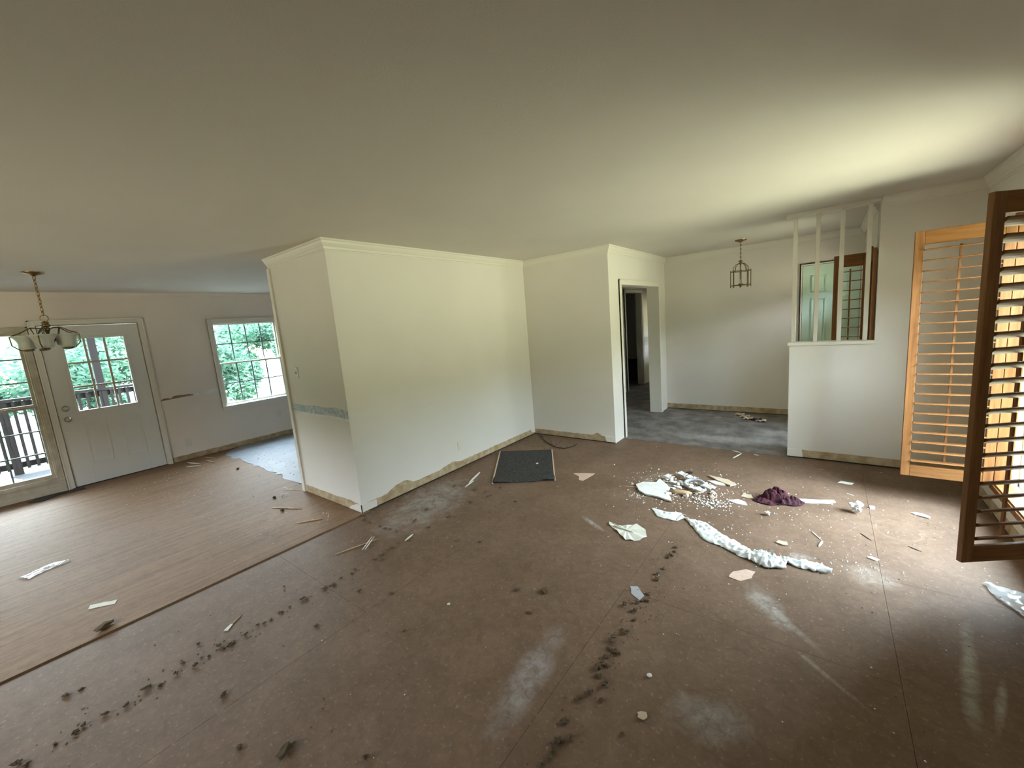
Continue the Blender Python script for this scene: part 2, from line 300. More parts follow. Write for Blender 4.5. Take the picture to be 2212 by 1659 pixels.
MB().box(-3.3, XF, 4.965, YE, -.02, -.002).box(-3.3, XD-.16, YC+.12, 4.965, -.02, -.002).box(-3.3, XD-.04, YE, 11, -.02, -.002).box(-6, -3.3, 7.2, 11, -.02, -.002).build('foyer_floor', 'hall', fl)

# crown mouldings
cp = [(0, H), (.052, H), (.052, H-.014), (.043, H-.018), (.036, H-.036), (.022, H-.058), (.017, H-.062), (.014, H-.080), (.006, H-.084), (.006, H-.094), (0, H-.094)]
struct(sweep([(XB2+.02, Y1), (XA, Y1), (XA, YC), (XD, YC), (XD, YE), (XF, YE), (XF, YH+.12)], cp).build('trim_1', 'trim'))
struct(sweep([(.345, YH), (XR, YH), (XR, -3)], cp).build('trim_2', 'trim'))
cp2 = [(0, H), (.03, H), (.028, H-.012), (.014, H-.034), (.01, H-.040), (.004, H-.07), (0, H-.07)]
struct(sweep([(XL, -3), (XL, 4.70), (XA-.12, 4.70)], cp2).build('trim_3', 'kwall'))
# kitchen opening casing on the end of the partition
struct(MB().box(XB2, XB2+.057, Y1-.018, Y1+.135, .0, H-.09).build('trim_4', 'trim', bevel=.003))
# bare drywall strips where the baseboards were
def ragged(axis, pos, out, s0, s1, z0, top, amp, name, mt='drywall', bumps=(), step=.06, th=.006, solid=0):
    """strip on a wall with a torn upper edge; out=+1/-1 is the side the room is on"""
    pts = [(s0, z0)]; t = s0; n = max(2, int(abs(s1-s0)/step)); ups = []
    for i in range(n+1):
        t = s0+(s1-s0)*i/n; z = top+random.uniform(-amp, amp)
        for (c, w, h) in bumps:
            d = abs(t-c)/w
            if d < 1: z = max(z, top+h*(1-d*d)+random.uniform(-.006, .006))
        ups.append((t, z))
    poly = [(s0, z0), (s1, z0)]+ups[::-1]
    a, b = (pos, pos+out*th)
    if axis == 'x': fn = lambda u, v, w: (w, u, v)
    else: fn = lambda u, v, w: (u, w, v)
    return struct(MB().prism(poly, a, b, fn).build(name, mt))
random.seed(5)
ragged('x', XA, 1, Y1, YC, .014, .082, .003, 'baseboard_partition', bumps=[(2.33, .16, .055), (3.02, .14, .03)], step=.035)
ragged('y', Y1, -1, XB2+.08, XA, .012, .085, .003, 'baseboard_partition_end', bumps=[(-3.6, .1, .01)])
ragged('y', YC, -1, XA, XD, .012, .078, .003, 'baseboard_back', bumps=[(-2.35, .06, .035)], step=.03)
ragged('y', YE, -1, XD, -.36, .008, .085, .003, 'baseboard_foyer')
ragged('y', YH, -1, XH+.12, XR, .014, .088, .002, 'baseboard_half_wall')
ragged('x', XL, 1, 1.40, 4.70, .01, .085, .004, 'baseboard_left')
ragged('x', XR, -1, -3, YH, .012, .085, .003, 'baseboard_right')
for p in ([(XB2+.08, Y1), (XA, Y1), (XA, YC), (XD, YC)], [(XD, YE), (-.36, YE)], [(XH, YH), (XR, YH), (XR, -2.9)], [(XL, 1.41), (XL, 4.70)]):
    struct(sweep(p, [(0, 0), (.004, 0), (.004, .013), (0, .013)]).build('trim_gap', 'dark'))
# patched corner ends (white plaster on the strips)
def onwall(axis, pos, out, poly, name, mt, th, parent=None, **p):
    fn = (lambda u, v, w: (w, u, v)) if axis == 'x' else (lambda u, v, w: (u, w, v))
    return MB().prism(poly, pos, pos+out*th, fn).build(name, mt, parent, **p)
for ax, ps, o_, poly in (('x', XA, 1, [(Y1, .012), (2.03, .012), (2.03, .080), (Y1, .086)]), ('y', YC, -1, [(-2.22, .012), (XD, .012), (XD, .078), (-2.24, .083)]), ('y', YH, -1, [(XH, .012), (-.17, .012), (-.18, .09), (XH, .092)]),
                         ('x', XA, 1, [(4.60, .05), (YC, .02), (YC, .085), (4.6, .085)]), ('y', Y1, -1, [(-3.56, .012), (XA, .012), (XA, .085), (-3.40, .085), (-3.50, .05)])):
    struct(onwall(ax, ps, o_, poly, 'trim_plaster', 'wall', .0085))
# dark gaps of the missing chair rail on the dining wall and wallpaper border remnant
dam = onwall('x', XL, 1, [(1.41, .925), (1.45, .955), (1.50, .952), (1.53, .94), (1.57, .972), (1.64, .975), (1.68, .966), (1.74, .972), (1.80, .955), (1.80, .942), (1.6, .935)], 'torn_patch', 'paperdry', .004, wl)
onwall('x', XL, 1, [(1.80, .915), (2.12, .93), (2.14, .985), (1.95, .99), (1.81, .96)], 'plaster_patch', 'plaster', .003, wl)
bx_ = []
onwall('y', Y1, -1, [(-4.40, .905), (-4.0, .899), (-3.6, .902), (XA-.003, .893), (XA-.003, .965), (-3.42, .972), (-3.55, .985), (-3.75, .975), (-3.95, .982), (-4.15, .972), (-4.28, .978), (-4.40, .972)], 'wallpaper_border', 'border', .003, wp_)
onwall('y', Y1, -1, [(-4.40, .880), (-4.0, .874), (-3.6, .878), (XA-.003, .868), (XA-.003, .893), (-3.6, .902), (-4.0, .899), (-4.40, .905)], 'plaster_line', 'plaster', .002, wp_)

# casings
def casing(name, axis, pos, out, s0, s1, ztop, w=.06, th=.018, z0=0, mt='trim', bottom=False):
    mb = MB(); a, b = sorted((pos, pos+out*th))
    for u, v, p, q in ((s0-w, s0, z0, ztop+w), (s1, s1+w, z0, ztop+w), (s0, s1, ztop, ztop+w)) + (((s0, s1, z0, z0+w),) if bottom else ()):
        seg(mb, axis, a, b, u, v, p, q)
    for u, v, p, q in ((s0-w, s0-w+.016, z0, ztop+w), (s1+w-.016, s1+w, z0, ztop+w), (s0-w, s1+w, ztop+w-.016, ztop+w)):
        seg(mb, axis, min(a, b+out*.006) if out < 0 else a, b if out < 0 else b+.006, u, v, p, q)
    return struct(mb.build(name, mt, bevel=.002))
casing('trim_5', 'x', XD, 1, 5.05, 6.49, 1.99, .065)
struct(MB().box(XD-.17, XD+.0, 5.03, 5.052, 0, 1.99).box(XD-.17, XD, 6.488, 6.505, 0, 1.99).box(XD-.17, XD, 5.03, 6.505, 1.988, 2.0).build('trim_6', 'trim'))
casing('trim_7', 'x', -3.30, 1, 8.14, 9.06, 2.05, .06)
struct(MB().box(-3.43, -3.298, 9.045, 9.062, 0, 2.05).box(-3.43, -3.298, 8.138, 8.155, 0, 2.05).build('trim_8', 'trim'))
casing('trim_9', 'y', YE, -1, -.29, .31, 2.055, .03)
casing('trim_10', 'x', XF, -1, 5.50, 5.80, 2.03, .045, z0=.17, bottom=True)
# hall: white lower wall board
struct(MB().box(-3.30, -3.292, 9.13, 10.9, 0, 1.19).build('trim_11', 'plaster'))

# ------------------------------------------------------------ left wall: patio window (window_1), door_1, kitchen window (window_2)
def muntins(par, x, y0, y1, z0, z1, ny, nz, w=.016, d=.014, mt='oldtrim', glassx=None, gm='glass'):
    dy = (y1-y0)/ny; dz = (z1-z0)/nz
    for i in range(1, ny): box('muntin', mt, x-d/2, x+d/2, y0+i*dy-w/2, y0+i*dy+w/2, z0, z1, par)
    for j in range(1, nz):
        for i in range(ny): box('muntin', mt, x-d/2, x+d/2, y0+i*dy+(w/2 if i else 0), y0+(i+1)*dy-(w/2 if i < ny-1 else 0), z0+j*dz-w/2, z0+j*dz+w/2, par)
    for i in range(ny):
        for j in range(nz): box('pane', gm, x-.002, x+.002, y0+i*dy, y0+(i+1)*dy, z0+j*dz, z0+(j+1)*dz, par)
def sash(par, x, y0, y1, z0, z1, ny, nz, rail=.035, mt='oldtrim', name='sash', lo=.05, mtm=None):
    s = MB().box(x-.02, x+.02, y0, y0+rail, z0, z1).box(x-.02, x+.02, y1-rail, y1, z0, z1).box(x-.02, x+.02, y0+rail, y1-rail, z1-rail, z1).box(x-.02, x+.02, y0+rail, y1-rail, z0, z0+lo).build(name, mt, par, .002)
    muntins(s, x, y0+rail, y1-rail, z0+lo, z1-rail, ny, nz, mt=mtm or mt)
    return s
M['munt'] = mat('grey_muntin', (.20, .25, .27), .5)
w1 = empty('window_1', kind='structure')
struct(w1)
sash(w1, XL-.075, -.96, .29, 1.08, 1.97, 4, 3, .03, lo=.035, mtm='munt'); sash(w1, XL-.035, -.96, .29, .19, 1.10, 4, 3, .03, lo=.05, mtm='munt')
MB().box(XL-.15, XL+.002, -.97, -.955, .17, 1.98).box(XL-.15, XL+.002, .288, .302, .17, 1.98).box(XL-.15, XL+.002, -.97, .302, 1.966, 1.982).box(XL-.15, XL+.03, -1.03, .36, .15, .185).build('window_frame', 'oldtrim', w1, .002)
casing('trim_12', 'x', XL, 1, -.97, .302, 1.98, .055, z0=.0, mt='oldtrim')
struct(MB().box(XL, XL+.012, -1.0, .36, .085, .15).box(XL, XL+.02, -1.0, .36, .01, .085).build('trim_13', 'oldtrim', bevel=.002))
d1 = empty('door_1', kind='structure')
mb = MB(); y0, y1, z0, z1 = .43, 1.335, .015, 2.03; x0, x1 = XL-.045, XL-.005
gy0, gy1, gz0, gz1 = .615, 1.172, .965, 1.866
mb.box(x0, x1, y0, gy0, z0, z1).box(x0, x1, gy1, y1, z0, z1).box(x0, x1, gy0, gy1, gz1, z1).box(x0, x1, gy0, gy1, z0, gz0)
leaf = mb.build('door_leaf', 'white', d1, .002)
fr = MB(); w = .03
for a, b, c, d in ((gy0-w, gy0, gz0-w, gz1+w), (gy1, gy1+w, gz0-w, gz1+w), (gy0, gy1, gz1, gz1+w), (gy0, gy1, gz0-w, gz0)): fr.box(x1, x1+.012, a, b, c, d)
fr.build('glazing_frame', 'white', leaf, .003)
muntins(leaf, XL-.025, gy0, gy1, gz0, gz1, 3, 3, .022, .03, mt='oldtrim')
for a, b in ((.62, .83), (.96, 1.17)):
    p = MB()
    for u, v, c, d in ((a, b, .26, .275), (a, b, .80, .815), (a, a+.015, .275, .80), (b-.015, b, .275, .80)): p.box(x1, x1+.006, u, v, c, d)
    p.box(x1, x1+.004, a+.04, b-.04, .315, .76); p.build('door_panel', 'white', leaf, .003)
rot = Matrix.Rotation(PI/2, 4, 'Y')
MB().lathe([(.0, .024), (.018, .024), (.022, .018), (.034, .010), (.036, 0)], 16, Matrix.Translation((x1, .503, 1.017)) @ rot).build('deadbolt', 'nickel', d1)
MB().lathe([(.0, .062), (.022, .060), (.029, .048), (.026, .034), (.012, .026), (.012, .010), (.033, .008), (.035, 0)], 16, Matrix.Translation((x1, .503, .881)) @ rot).build('door_knob', 'nickel', d1)
MB().box(XL-.15, XL, .415, .432, 0, 2.04).box(XL-.15, XL, 1.338, 1.352, 0, 2.04).box(XL-.15, XL, .415, 1.352, 2.034, 2.05).build('door_frame', 'trim', d1)
MB().box(XL-.16, XL+.02, .40, 1.36, .0, .014).build('threshold', 'dark', d1)
casing('trim_14', 'x', XL, 1, .425, 1.345, 2.045, .062)
w2 = empty('window_2', kind='structure')
sash(w2, XL-.085, 2.205, 3.12, 1.335, 1.975, 4, 2, .018, lo=.025, mt='trim', mtm='munt'); sash(w2, XL-.045, 2.205, 3.12, .70, 1.365, 4, 2, .018, lo=.03, mt='trim', mtm='munt')
MB().box(XL-.15, XL+.002, 2.195, 2.208, .69, 1.99).box(XL-.15, XL+.002, 3.118, 3.13, .69, 1.99).box(XL-.15, XL+.002, 2.195, 3.13, 1.974, 1.992).build('window_frame', 'oldtrim', w2)
MB().box(XL-.15, XL+.045, 2.13, 3.19, .672, .694).build('window_sill', 'trim', w2, .003)
casing('trim_15', 'x', XL, 1, 2.195, 3.13, 1.99, .062, z0=.69)
struct(MB().box(XL, XL+.014, 2.14, 3.18, .605, .672).build('trim_16', 'trim', bevel=.003))
# kitchen rear window, living and hall windows outside the view
for i, (ax, a, b, s0, s1, z0, z1) in enumerate((('y', 4.70, 4.85, -5.7, -5.0, 1.1, 2.0), ('y', -3.12, -3, -4.0, -2.8, 1.05, 1.95), ('x', XD-.16, XD-.04, 9.5, 9.9, .9, 1.6), ('x', XF, XF+.15, 6.05, 6.50, 1.60, 1.90))):
    w = empty('window_%d' % (i+(3 if i < 3 else 5)), kind='structure'); f = MB(); c = (a+b)/2
    for u, v, p, q in ((s0, s0+.04, z0, z1), (s1-.04, s1, z0, z1), (s0, s1, z1-.04, z1), (s0, s1, z0, z0+.05), (s0, s1, (z0+z1)/2-.02, (z0+z1)/2+.02)):
        seg(f, ax, c-.02, c+.02, u, v, p, q)
    f.build('window_frame', 'trim', w)
# front picture window with shutters (window_6) and foyer sidelight (window_7)
def front_window(n, X, y0, y1, z0, z1, rows):
    w = empty('window_%d' % n, kind='structure'); x = X+.115
    f = MB()
    for u, v, p, q in ((y0, y0+.03, z0, z1), (y1-.03, y1, z0, z1), (y0, y1, z1-.035, z1), (y0, y1, z0, z0+.035), (y0, y1, (z0+z1)/2-.02, (z0+z1)/2+.02)): f.box(x-.02, x+.02, u, v, p, q)
    f.build('sash', 'trim', w, .002)
    for p, q in ((z0+.035, (z0+z1)/2-.02), ((z0+z1)/2+.02, z1-.035)): box('pane', 'glass', x-.002, x+.002, y0+.03, y1-.03, p, q, w)
    j = MB()
    for u, v, p, q in ((y0, y0+.012, z0, z1), (y1-.012, y1, z0, z1), (y0, y1, z1-.012, z1), (y0, y1, z0, z0+.012)): j.box(X+.06, X+.15, u, v, p, q)
    j.build('window_jamb', 'trim', w)
    s = MB()
    for u, v, p, q in ((y0, y0+.022, z0, z1), (y1-.022, y1, z0, z1), (y0, y1, z1-.022, z1), (y0, y1, z0, z0+.022)): s.box(X-.02, X+.060, u, v, p, q)
    for u, v, p, q in ((y0-.03, y0+.012, z0-.03, z1+.03), (y1-.012, y1+.03, z0-.03, z1+.03), (y0, y1, z1-.01, z1+.03), (y0, y1, z0-.03, z0+.01)): s.box(X-.03, X-.002, u, v, p, q)
    s.build('shutter_frame', 'shutter', w, .002)
    return w
front_window(6, XR, 3.14, 4.18, .22, 2.03, 3)
front_window(7, XF, 5.50, 5.80, .22, 2.03, 3)

# ------------------------------------------------------------ half wall cap, spindles
struct(MB().box(XH-.018, .34, YH-.018, YH+.138, 1.165, 1.198).build('trim_17', 'trim', bevel=.004))
struct(MB().box(XH-.045, .34, YH-.012, YH+.132, H-.03, H).build('trim_18', 'trim', bevel=.003))
g = 'square spindles between half wall and ceiling'
sl = ['first white square spindle on the free end of the half wall', 'second white square spindle from the free end of the half wall', 'white square spindle in front of the tall shutter leaf, third from the half wall end', 'white square spindle beside the foyer window, last before the solid wall']
for i, x in enumerate((-.276, -.098, .083, .274)):
    o = MB().box(-.017, .017, -.017, .017, 1.198, H-.03).build('spindle', 'trim', None, .003, loc=(x, 5.03, 0)); tag(o, sl[i], 'spindle', g)

# ------------------------------------------------------------ shutter leaves (local: x along the leaf from the hinge, y = depth, z up)
def leaf_at(name, hx, hy, dx, dy, wdt, z0, z1, n, tilt, label, st=.05, top=.095, bot=.085, sw=.06, rod_side=1, rod=True, sth=.0045):
    o = empty(name, (hx, hy, 0), math.atan2(dy, dx), label, 'shutter', 'louvred wooden shutter leaves'); t = .014
    for a, b in ((0, st), (wdt-st, wdt)): box('stile', 'shutter', a, b, -t, t, z0, z1, o, .003)
    box('top_rail', 'slat', st, wdt-st, -t+.001, t-.001, z1-top, z1, o, .003); box('bottom_rail', 'slat', st, wdt-st, -t+.001, t-.001, z0, z0+bot, o, .003)
    a, b = z0+bot, z1-top; dz = (b-a)/n
    me = None
    for i in range(n):
        zc = a+(i+.5)*dz; h = sw/2
        if me is None:
            mb = MB(); tk = sth; prof = [(-h, 0), (-h*.85, tk*.6), (-h*.5, tk*.9), (0, tk), (h*.5, tk*.9), (h*.85, tk*.6), (h, 0), (h*.85, -tk*.6), (h*.5, -tk*.9), (0, -tk), (-h*.5, -tk*.9), (-h*.85, -tk*.6)]
            ca, sa = math.cos(tilt), math.sin(tilt); pr = [(u*ca-v*sa, u*sa+v*ca) for u, v in prof]
            mb.prism([(p[0], p[1]) for p in pr], st+.002, wdt-st-.002, lambda u, v, w: (w, u, v))
            s = mb.build('slat', 'slat', o); me = s.data; s.location = (0, 0, zc)
        else:
            s = bpy.data.objects.new('slat', me); C.objects.link(s); s.parent = o; s.location = (0, 0, zc)
    if rod: box('tilt_rod', 'shutter', wdt/2-.006, wdt/2+.006, rod_side*(h*.92)-.006, rod_side*(h*.92)+.006, a+.02, b-.02, o)
    for zz in (z0+.18, z1-.18): MB().tube([(-.004, -t-.004, zz-.035), (-.004, -t-.004, zz+.035)], .006, 6).build('hinge', 'brass', o)
    return o
# far leaf: folded back parallel to the half wall
leaf_at('shutter', .945, 4.165, -1, 0, .473, .222, 2.026, 22, 0, 'orange stained louvred shutter leaf standing open in front of the half wall', rod_side=-1, sw=.070)
# near leaf: dark against the light
d = Vector((.565-.945, 2.872-3.145)); wn_ = d.length; d.normalize()
leaf_at('shutter', .945, 3.145, d.x, d.y, wn_, .224, 2.027, 22, math.radians(33), 'dark backlit louvred shutter leaf nearest the camera at the right edge', st=.056, sw=.066, rod_side=-1, sth=.009)
# foyer leaves
leaf_at('shutter', .300, 5.478, -1, 0, .27, .222, 2.026, 17, 0, 'dark red brown shutter leaf seen between spindles beside the mint door', st=.04, top=.12, rod_side=-1, sw=.045)
leaf_at('shutter', .312, 5.115, .06, -1, .10, .222, 2.026, 17, 0, 'narrow brown shutter leaf folded against the foyer window wall behind last spindle', st=.03, sw=.03, rod_side=-1)

# ------------------------------------------------------------ mint closet door (door_2)
d2 = empty('door_2', kind='structure')
struct(MB().box(-.5, .5, YE+.5, YE+.55, -.1, H).box(-.5, -.45, YE+.12, YE+.5, -.1, H).box(.45, .5, YE+.12, YE+.5, -.1, H).build('wall_closet', 'wall'))
dl = MB().box(-.286, .306, YE-.002, YE+.036, .008, 2.052).build('door_leaf', 'mint', d2)
for (a, b) in ((-.19, -.03), (.05, .21)):
    for (c, e2) in ((.18, .80), (.96, 1.62), (1.70, 1.92)):
        p = MB()
        for u, v, q, r in ((a, b, c, c+.018), (a, b, e2-.018, e2), (a, a+.018, c, e2), (b-.018, b, c, e2)): p.box(u, v, YE-.018, YE-.002, q, r)
        p.box(a+.035, b-.035, YE-.010, YE-.002, c+.035, e2-.035); p.build('door_panel', 'mint', dl, .004)

# ------------------------------------------------------------ outlets and switches
def outlet(name, axis, pos, out, s, z, label, cat='outlet', kind='outlet'):
    mtx = Matrix.Translation((pos, s, z)) @ Matrix.Rotation(0 if out > 0 else PI, 4, 'Z') if axis == 'x' else Matrix.Translation((s, pos, z)) @ Matrix.Rotation(-PI/2 if out < 0 else PI/2, 4, 'Z')
    o = MB().box(0, .006, -.035, .035, -.057, .057, mtx).build(name, 'plate', None, .002); tag(o, label, cat)
    if kind == 'outlet':
        for dz in (-.022, .022): MB().box(.006, .009, -.017, .017, dz-.013, dz+.013, mtx).build('socket', 'plate', o, .002)
    else: MB().box(.006, .018, -.005, .005, -.012, .012, mtx).build('toggle', 'oldtrim', o, .001)
    return o
outlet('wall_outlet', 'x', XA, 1, 3.178, .263, 'ivory wall outlet low on the big blank partition wall')
outlet('wall_outlet', 'x', XL, 1, 1.628, .256, 'ivory wall outlet low on the wall between back door and kitchen window')
outlet('wall_outlet', 'x', XL, 1, 2.93, .40, 'ivory wall outlet under the kitchen window near the partition edge')
outlet('light_switch', 'y', Y1, -1, -4.20, 1.304, 'light switch plate on the end face of the partition wall', 'switch', 'switch')
outlet('light_switch', 'x', -3.30, 1, 8.035, 1.27, 'white switch plate beside the dark hallway doorway', 'switch', 'switch')

# ------------------------------------------------------------ pendant lantern in the foyer
def chain(par, z0, z1, mt, r=.011, wire=.0028):
    n = max(2, int((z1-z0)/(r*2.1))); mb = MB(); dz = (z1-z0)/n
    for i in range(n):
        c = z0+(i+.5)*dz; pts = []
        for k in range(9):
            a = 2*PI*k/8; u = math.cos(a)*r*.62; w = math.sin(a)*(dz*.62)
            pts.append((u, 0, c+w) if i % 2 else (0, u, c+w))
        mb.tube(pts, wire, 5, False)
    return mb.build('chain', mt, par)
L1 = empty('pendant_lantern', (-.922, 6.175, 0), .2, 'small brass cage lantern hanging from the foyer ceiling', 'lantern')
MB().lathe([(0, H-.035), (.016, H-.034), (.03, H-.024), (.066, H-.012), (.07, H)], 20).build('ceiling_canopy', 'brass', L1)
chain(L1, 2.185, H-.03, 'dbrass')
MB().lathe([(0, 2.19), (.008, 2.185), (.022, 2.178), (.03, 2.172), (.012, 2.165), (.014, 2.14), (.006, 2.12), (0, 2.115)], 14).build('crown', 'dbrass', L1)
R_ = .115
for k in range(8):
    a = 2*PI*k/8; c, s = math.cos(a), math.sin(a)
    MB().tube([(c*.012, s*.012, 2.15), (c*.05, s*.05, 2.135), (c*.082, s*.082, 2.10), (c*.09, s*.09, 2.055), (c*.085, s*.085, 2.04)], .0035, 6).build('scroll_arm', 'dbrass', L1)
    MB().tube([(c*R_, s*R_, 2.062), (c*R_, s*R_, 2.05), (c*R_, s*R_, 1.87), (c*R_, s*R_, 1.85), (c*R_, s*R_, 1.838)], [.004, .005, .005, .007, .002], 6).build('cage_bar', 'dbrass', L1)
for z in (2.045, 1.868):
    mb = MB(); mb.tube([(math.cos(2*PI*k/8)*R_, math.sin(2*PI*k/8)*R_, z) for k in range(9)], .0045, 6, False)
    for k in range(4):
        a = 2*PI*k/4
        if z > 2: mb.tube([(math.cos(a)*.085, math.sin(a)*.085, z), (math.cos(a)*R_, math.sin(a)*R_, z)], .003, 5)
    mb.build('cage_ring', 'dbrass', L1)
mb = MB().lathe([(0, 1.845), (.01, 1.85), (.014, 1.87), (.028, 1.878), (.03, 1.884), (0, 1.886)], 12)
for k in range(4): mb.tube([(0, 0, 1.872), (math.cos(k*PI/2)*R_, math.sin(k*PI/2)*R_, 1.868)], .003, 5)
cl = mb.build('candle_cluster', 'dbrass', L1)
for k in range(3):
    a = 2*PI*k/3; MB().tube([(math.cos(a)*.022, math.sin(a)*.022, 1.884), (math.cos(a)*.022, math.sin(a)*.022, 1.94)], .006, 8).build('candle_sleeve', 'plate', cl)
# ------------------------------------------------------------ chandelier in the dining area
K = empty('chandelier', (-5.819, .399, 0), .93, 'brass chandelier with frosted glass shades hanging near the back door', 'chandelier')
MB().lathe([(0, H-.04), (.014, H-.038), (.02, H-.028), (.066, H-.014), (.075, H-.004), (.075, H)], 20).build('ceiling_canopy', 'brass', K)
chain(K, 2.045, H-.035, 'brass', .016, .0038)
MB().tube([(math.cos(2*PI*k/12)*.032, 0, 2.018+math.sin(2*PI*k/12)*.03) for k in range(13)], .004, 6, False).build('top_loop', 'brass', K)
MB().lathe([(0, 1.992), (.012, 1.988), (.03, 1.975), (.018, 1.965), (.034, 1.955), (.026, 1.94), (.015, 1.93), (.03, 1.92), (.02, 1.905), (.012, 1.88), (.01, 1.82), (.022, 1.80), (.03, 1.785), (.014, 1.77), (.012, 1.755), (0, 1.745)], 16).build('hub', 'dbrass', K)
for k in range(5):
    a = 2*PI*k/5; ar = empty('shade_arm', (0, 0, 0), a); ar.parent = K
    MB().tube([(.012, 0, 1.905), (.05, 0, 1.93), (.10, 0, 1.932), (.13, 0, 1.915), (.175, 0, 1.885), (.215, 0, 1.872), (.235, 0, 1.85), (.232, 0, 1.78), (.19, 0, 1.735), (.145, 0, 1.722)], .0048, 7).build('arm', 'dbrass', ar)
    MB().tube([(.10, 0, 1.93), (.085, 0, 1.87), (.03, 0, 1.79)], .004, 6).build('brace', 'dbrass', ar)
    tr = Matrix.Translation((.2, 0, 0)) @ Matrix.Rotation(math.radians(8), 4, 'Y')
    tr = Matrix.Translation((.135, 0, 1.72))
    MB().lathe([(0, 0), (.03, .002), (.034, .014), (.028, .02), (0, .02)], 16, tr).build('shade_cup', 'dbrass', ar)
    MB().lathe([(.026, .018), (.05, .022), (.062, .045), (.063, .08), (.072, .105), (.086, .128), (.106, .142), (.103, .144), (.082, .131), (.069, .108), (.06, .08), (.058, .047), (.046, .026), (.026, .022)], 32, tr, ruf=.06, rn=8).build('glass_shade', 'frost', ar)

# ------------------------------------------------------------ dark cabinet in the unlit room
cb = empty('low_cabinet', (-3.95, 9.9, 0), 0, 'low dark box seen through the unlit hallway doorway', 'cabinet')
box('body', 'black2', -.3, .5, -.35, .3, 0, .42, cb, .005); box('lid', 'black2', -.31, .51, -.36, .31, .42, .45, cb, .004)

# ------------------------------------------------------------ outdoors to the left
dk = empty('deck', (0, 0, 0), kind='structure')
x = XL-.17; i = 0
while x > -10.35:
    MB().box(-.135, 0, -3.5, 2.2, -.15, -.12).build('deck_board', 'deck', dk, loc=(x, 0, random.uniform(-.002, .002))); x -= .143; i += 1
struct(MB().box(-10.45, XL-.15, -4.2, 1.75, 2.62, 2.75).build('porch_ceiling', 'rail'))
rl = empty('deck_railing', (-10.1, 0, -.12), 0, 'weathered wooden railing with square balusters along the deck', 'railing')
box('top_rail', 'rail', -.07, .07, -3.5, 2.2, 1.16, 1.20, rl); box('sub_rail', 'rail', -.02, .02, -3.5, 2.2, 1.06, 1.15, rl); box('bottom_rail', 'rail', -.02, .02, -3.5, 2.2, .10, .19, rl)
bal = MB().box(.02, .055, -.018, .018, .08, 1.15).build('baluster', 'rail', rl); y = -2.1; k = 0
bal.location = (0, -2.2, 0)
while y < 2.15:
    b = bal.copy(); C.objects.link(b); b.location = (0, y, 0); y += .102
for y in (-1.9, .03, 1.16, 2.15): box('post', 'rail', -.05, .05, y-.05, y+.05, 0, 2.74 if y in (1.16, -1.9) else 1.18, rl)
dp = MB().prism([(-.45, -.75), (.05, -.78), (.10, .12), (-.08, .22), (-.42, .1)], 0, .035).build('plastic_board', 'plaster', None, .01, loc=(-9.35, -.18, -.118)); tag(dp, 'pale flat board lying on the deck outside the patio window', 'board')
struct(MB().box(-60, -7.63, -40, 45, -1.3, -1.2).build('lawn', 'grass'))
struct(MB().box(-13.5, -10.5, -6, 6, -1.2, -1.18).build('patio_path', 'concrete'))
def leafmesh(n, seed, rx=1.0):
    rn = random.Random(seed); mb = MB(); blobs = [(Vector((rn.uniform(-.62, .62), rn.uniform(-.62, .62), rn.uniform(-.6, .6))), rn.uniform(.28, .5)) for _ in range(13)]
    for i in range(n):
        c, r = rn.choice(blobs); d = Vector((rn.gauss(0, 1), rn.gauss(0, 1), rn.gauss(0, 1))).normalized(); p = c+d*r*rn.uniform(.75, 1.05)
        a = Vector((rn.gauss(0, 1), rn.gauss(0, 1), rn.gauss(0, .6))).normalized(); b = a.cross(d+Vector((0, 0, .4))).normalized(); s = rn.uniform(.035, .07)
        mb.add([p-a*s, p+b*s*.5, p+a*s, p-b*s*.5], [(0, 1, 2, 3)])
    return mb
crowns = [leafmesh(6500, s) for s in (1, 2, 3)]
cm = []
g = 'trees beyond the deck'
spots = [(-15, -2.6, 1.42, 2.1), (-15, .7, 1.42, 2.2), (-15.3, 4.0, 1.42, 2.1), (-15, 7.3, 1.42, 2.0), (-19.4, -1.9, 1.8, 2.7), (-19.4, 2.3, 1.8, 2.8), (-19.6, 6.5, 1.8, 2.5), (-19.4, 10.7, 1.8, 2.6)]
lb = ['leafy tree left of the patio window view beyond the deck railing', 'leafy tree behind the patio window and left panes of the back door', 'leafy tree between the back door glass and the kitchen window', 'leafy tree in the right panes of the kitchen window', 'farther pale tree behind the patio window', 'farther pale tree behind the back door glass', 'farther pale tree in the left panes of the kitchen window', 'farthest right pale tree hidden mostly by the partition']
for i, ((x, y, s, z), l) in enumerate(zip(spots, lb)):
    t = empty('tree', (x, y, -1.2), i*.9, l, 'tree', g)
    if i < 3: c = crowns[i].build('crown', 'leafc', t); cm.append(c.data)
    else: c = bpy.data.objects.new('crown', cm[i % 3]); C.objects.link(c); c.parent = t
    c.location = (0, 0, z); c.scale = (s, s, s*.95)
    MB().tube([(0, 0, 0), (.06, 0, z*.5), (0, .05, z*1.1)], [.16*s/2.5, .12*s/2.5, .06*s/2.5], 8).build('trunk', 'bark', t)

for i, (x, y, s, z) in enumerate([(2.15, 1.75, .95, .75), (2.15, -.65, .9, .7)]):  # unseen bushes added to block light reaching the half wall and far shutter
    t = empty('shrub', (x, y, -.6), i*1.3, ['tall evergreen shrub outside the front window', 'second evergreen shrub further along the front wall'][i], 'shrub', 'foundation shrubs')
    for k in range(2):
        c = bpy.data.objects.new('foliage', cm[(i+k) % 3]); C.objects.link(c); c.parent = t; c.location = (0, 0, z+.6); c.scale = (s, s, s*1.1); c.rotation_euler = (0, 0, k*1.1)
    MB().tube([(0, 0, 0), (.02, 0, .5), (0, .03, z+.6)], [.05, .045, .03], 8).build('stem', 'bark', t)
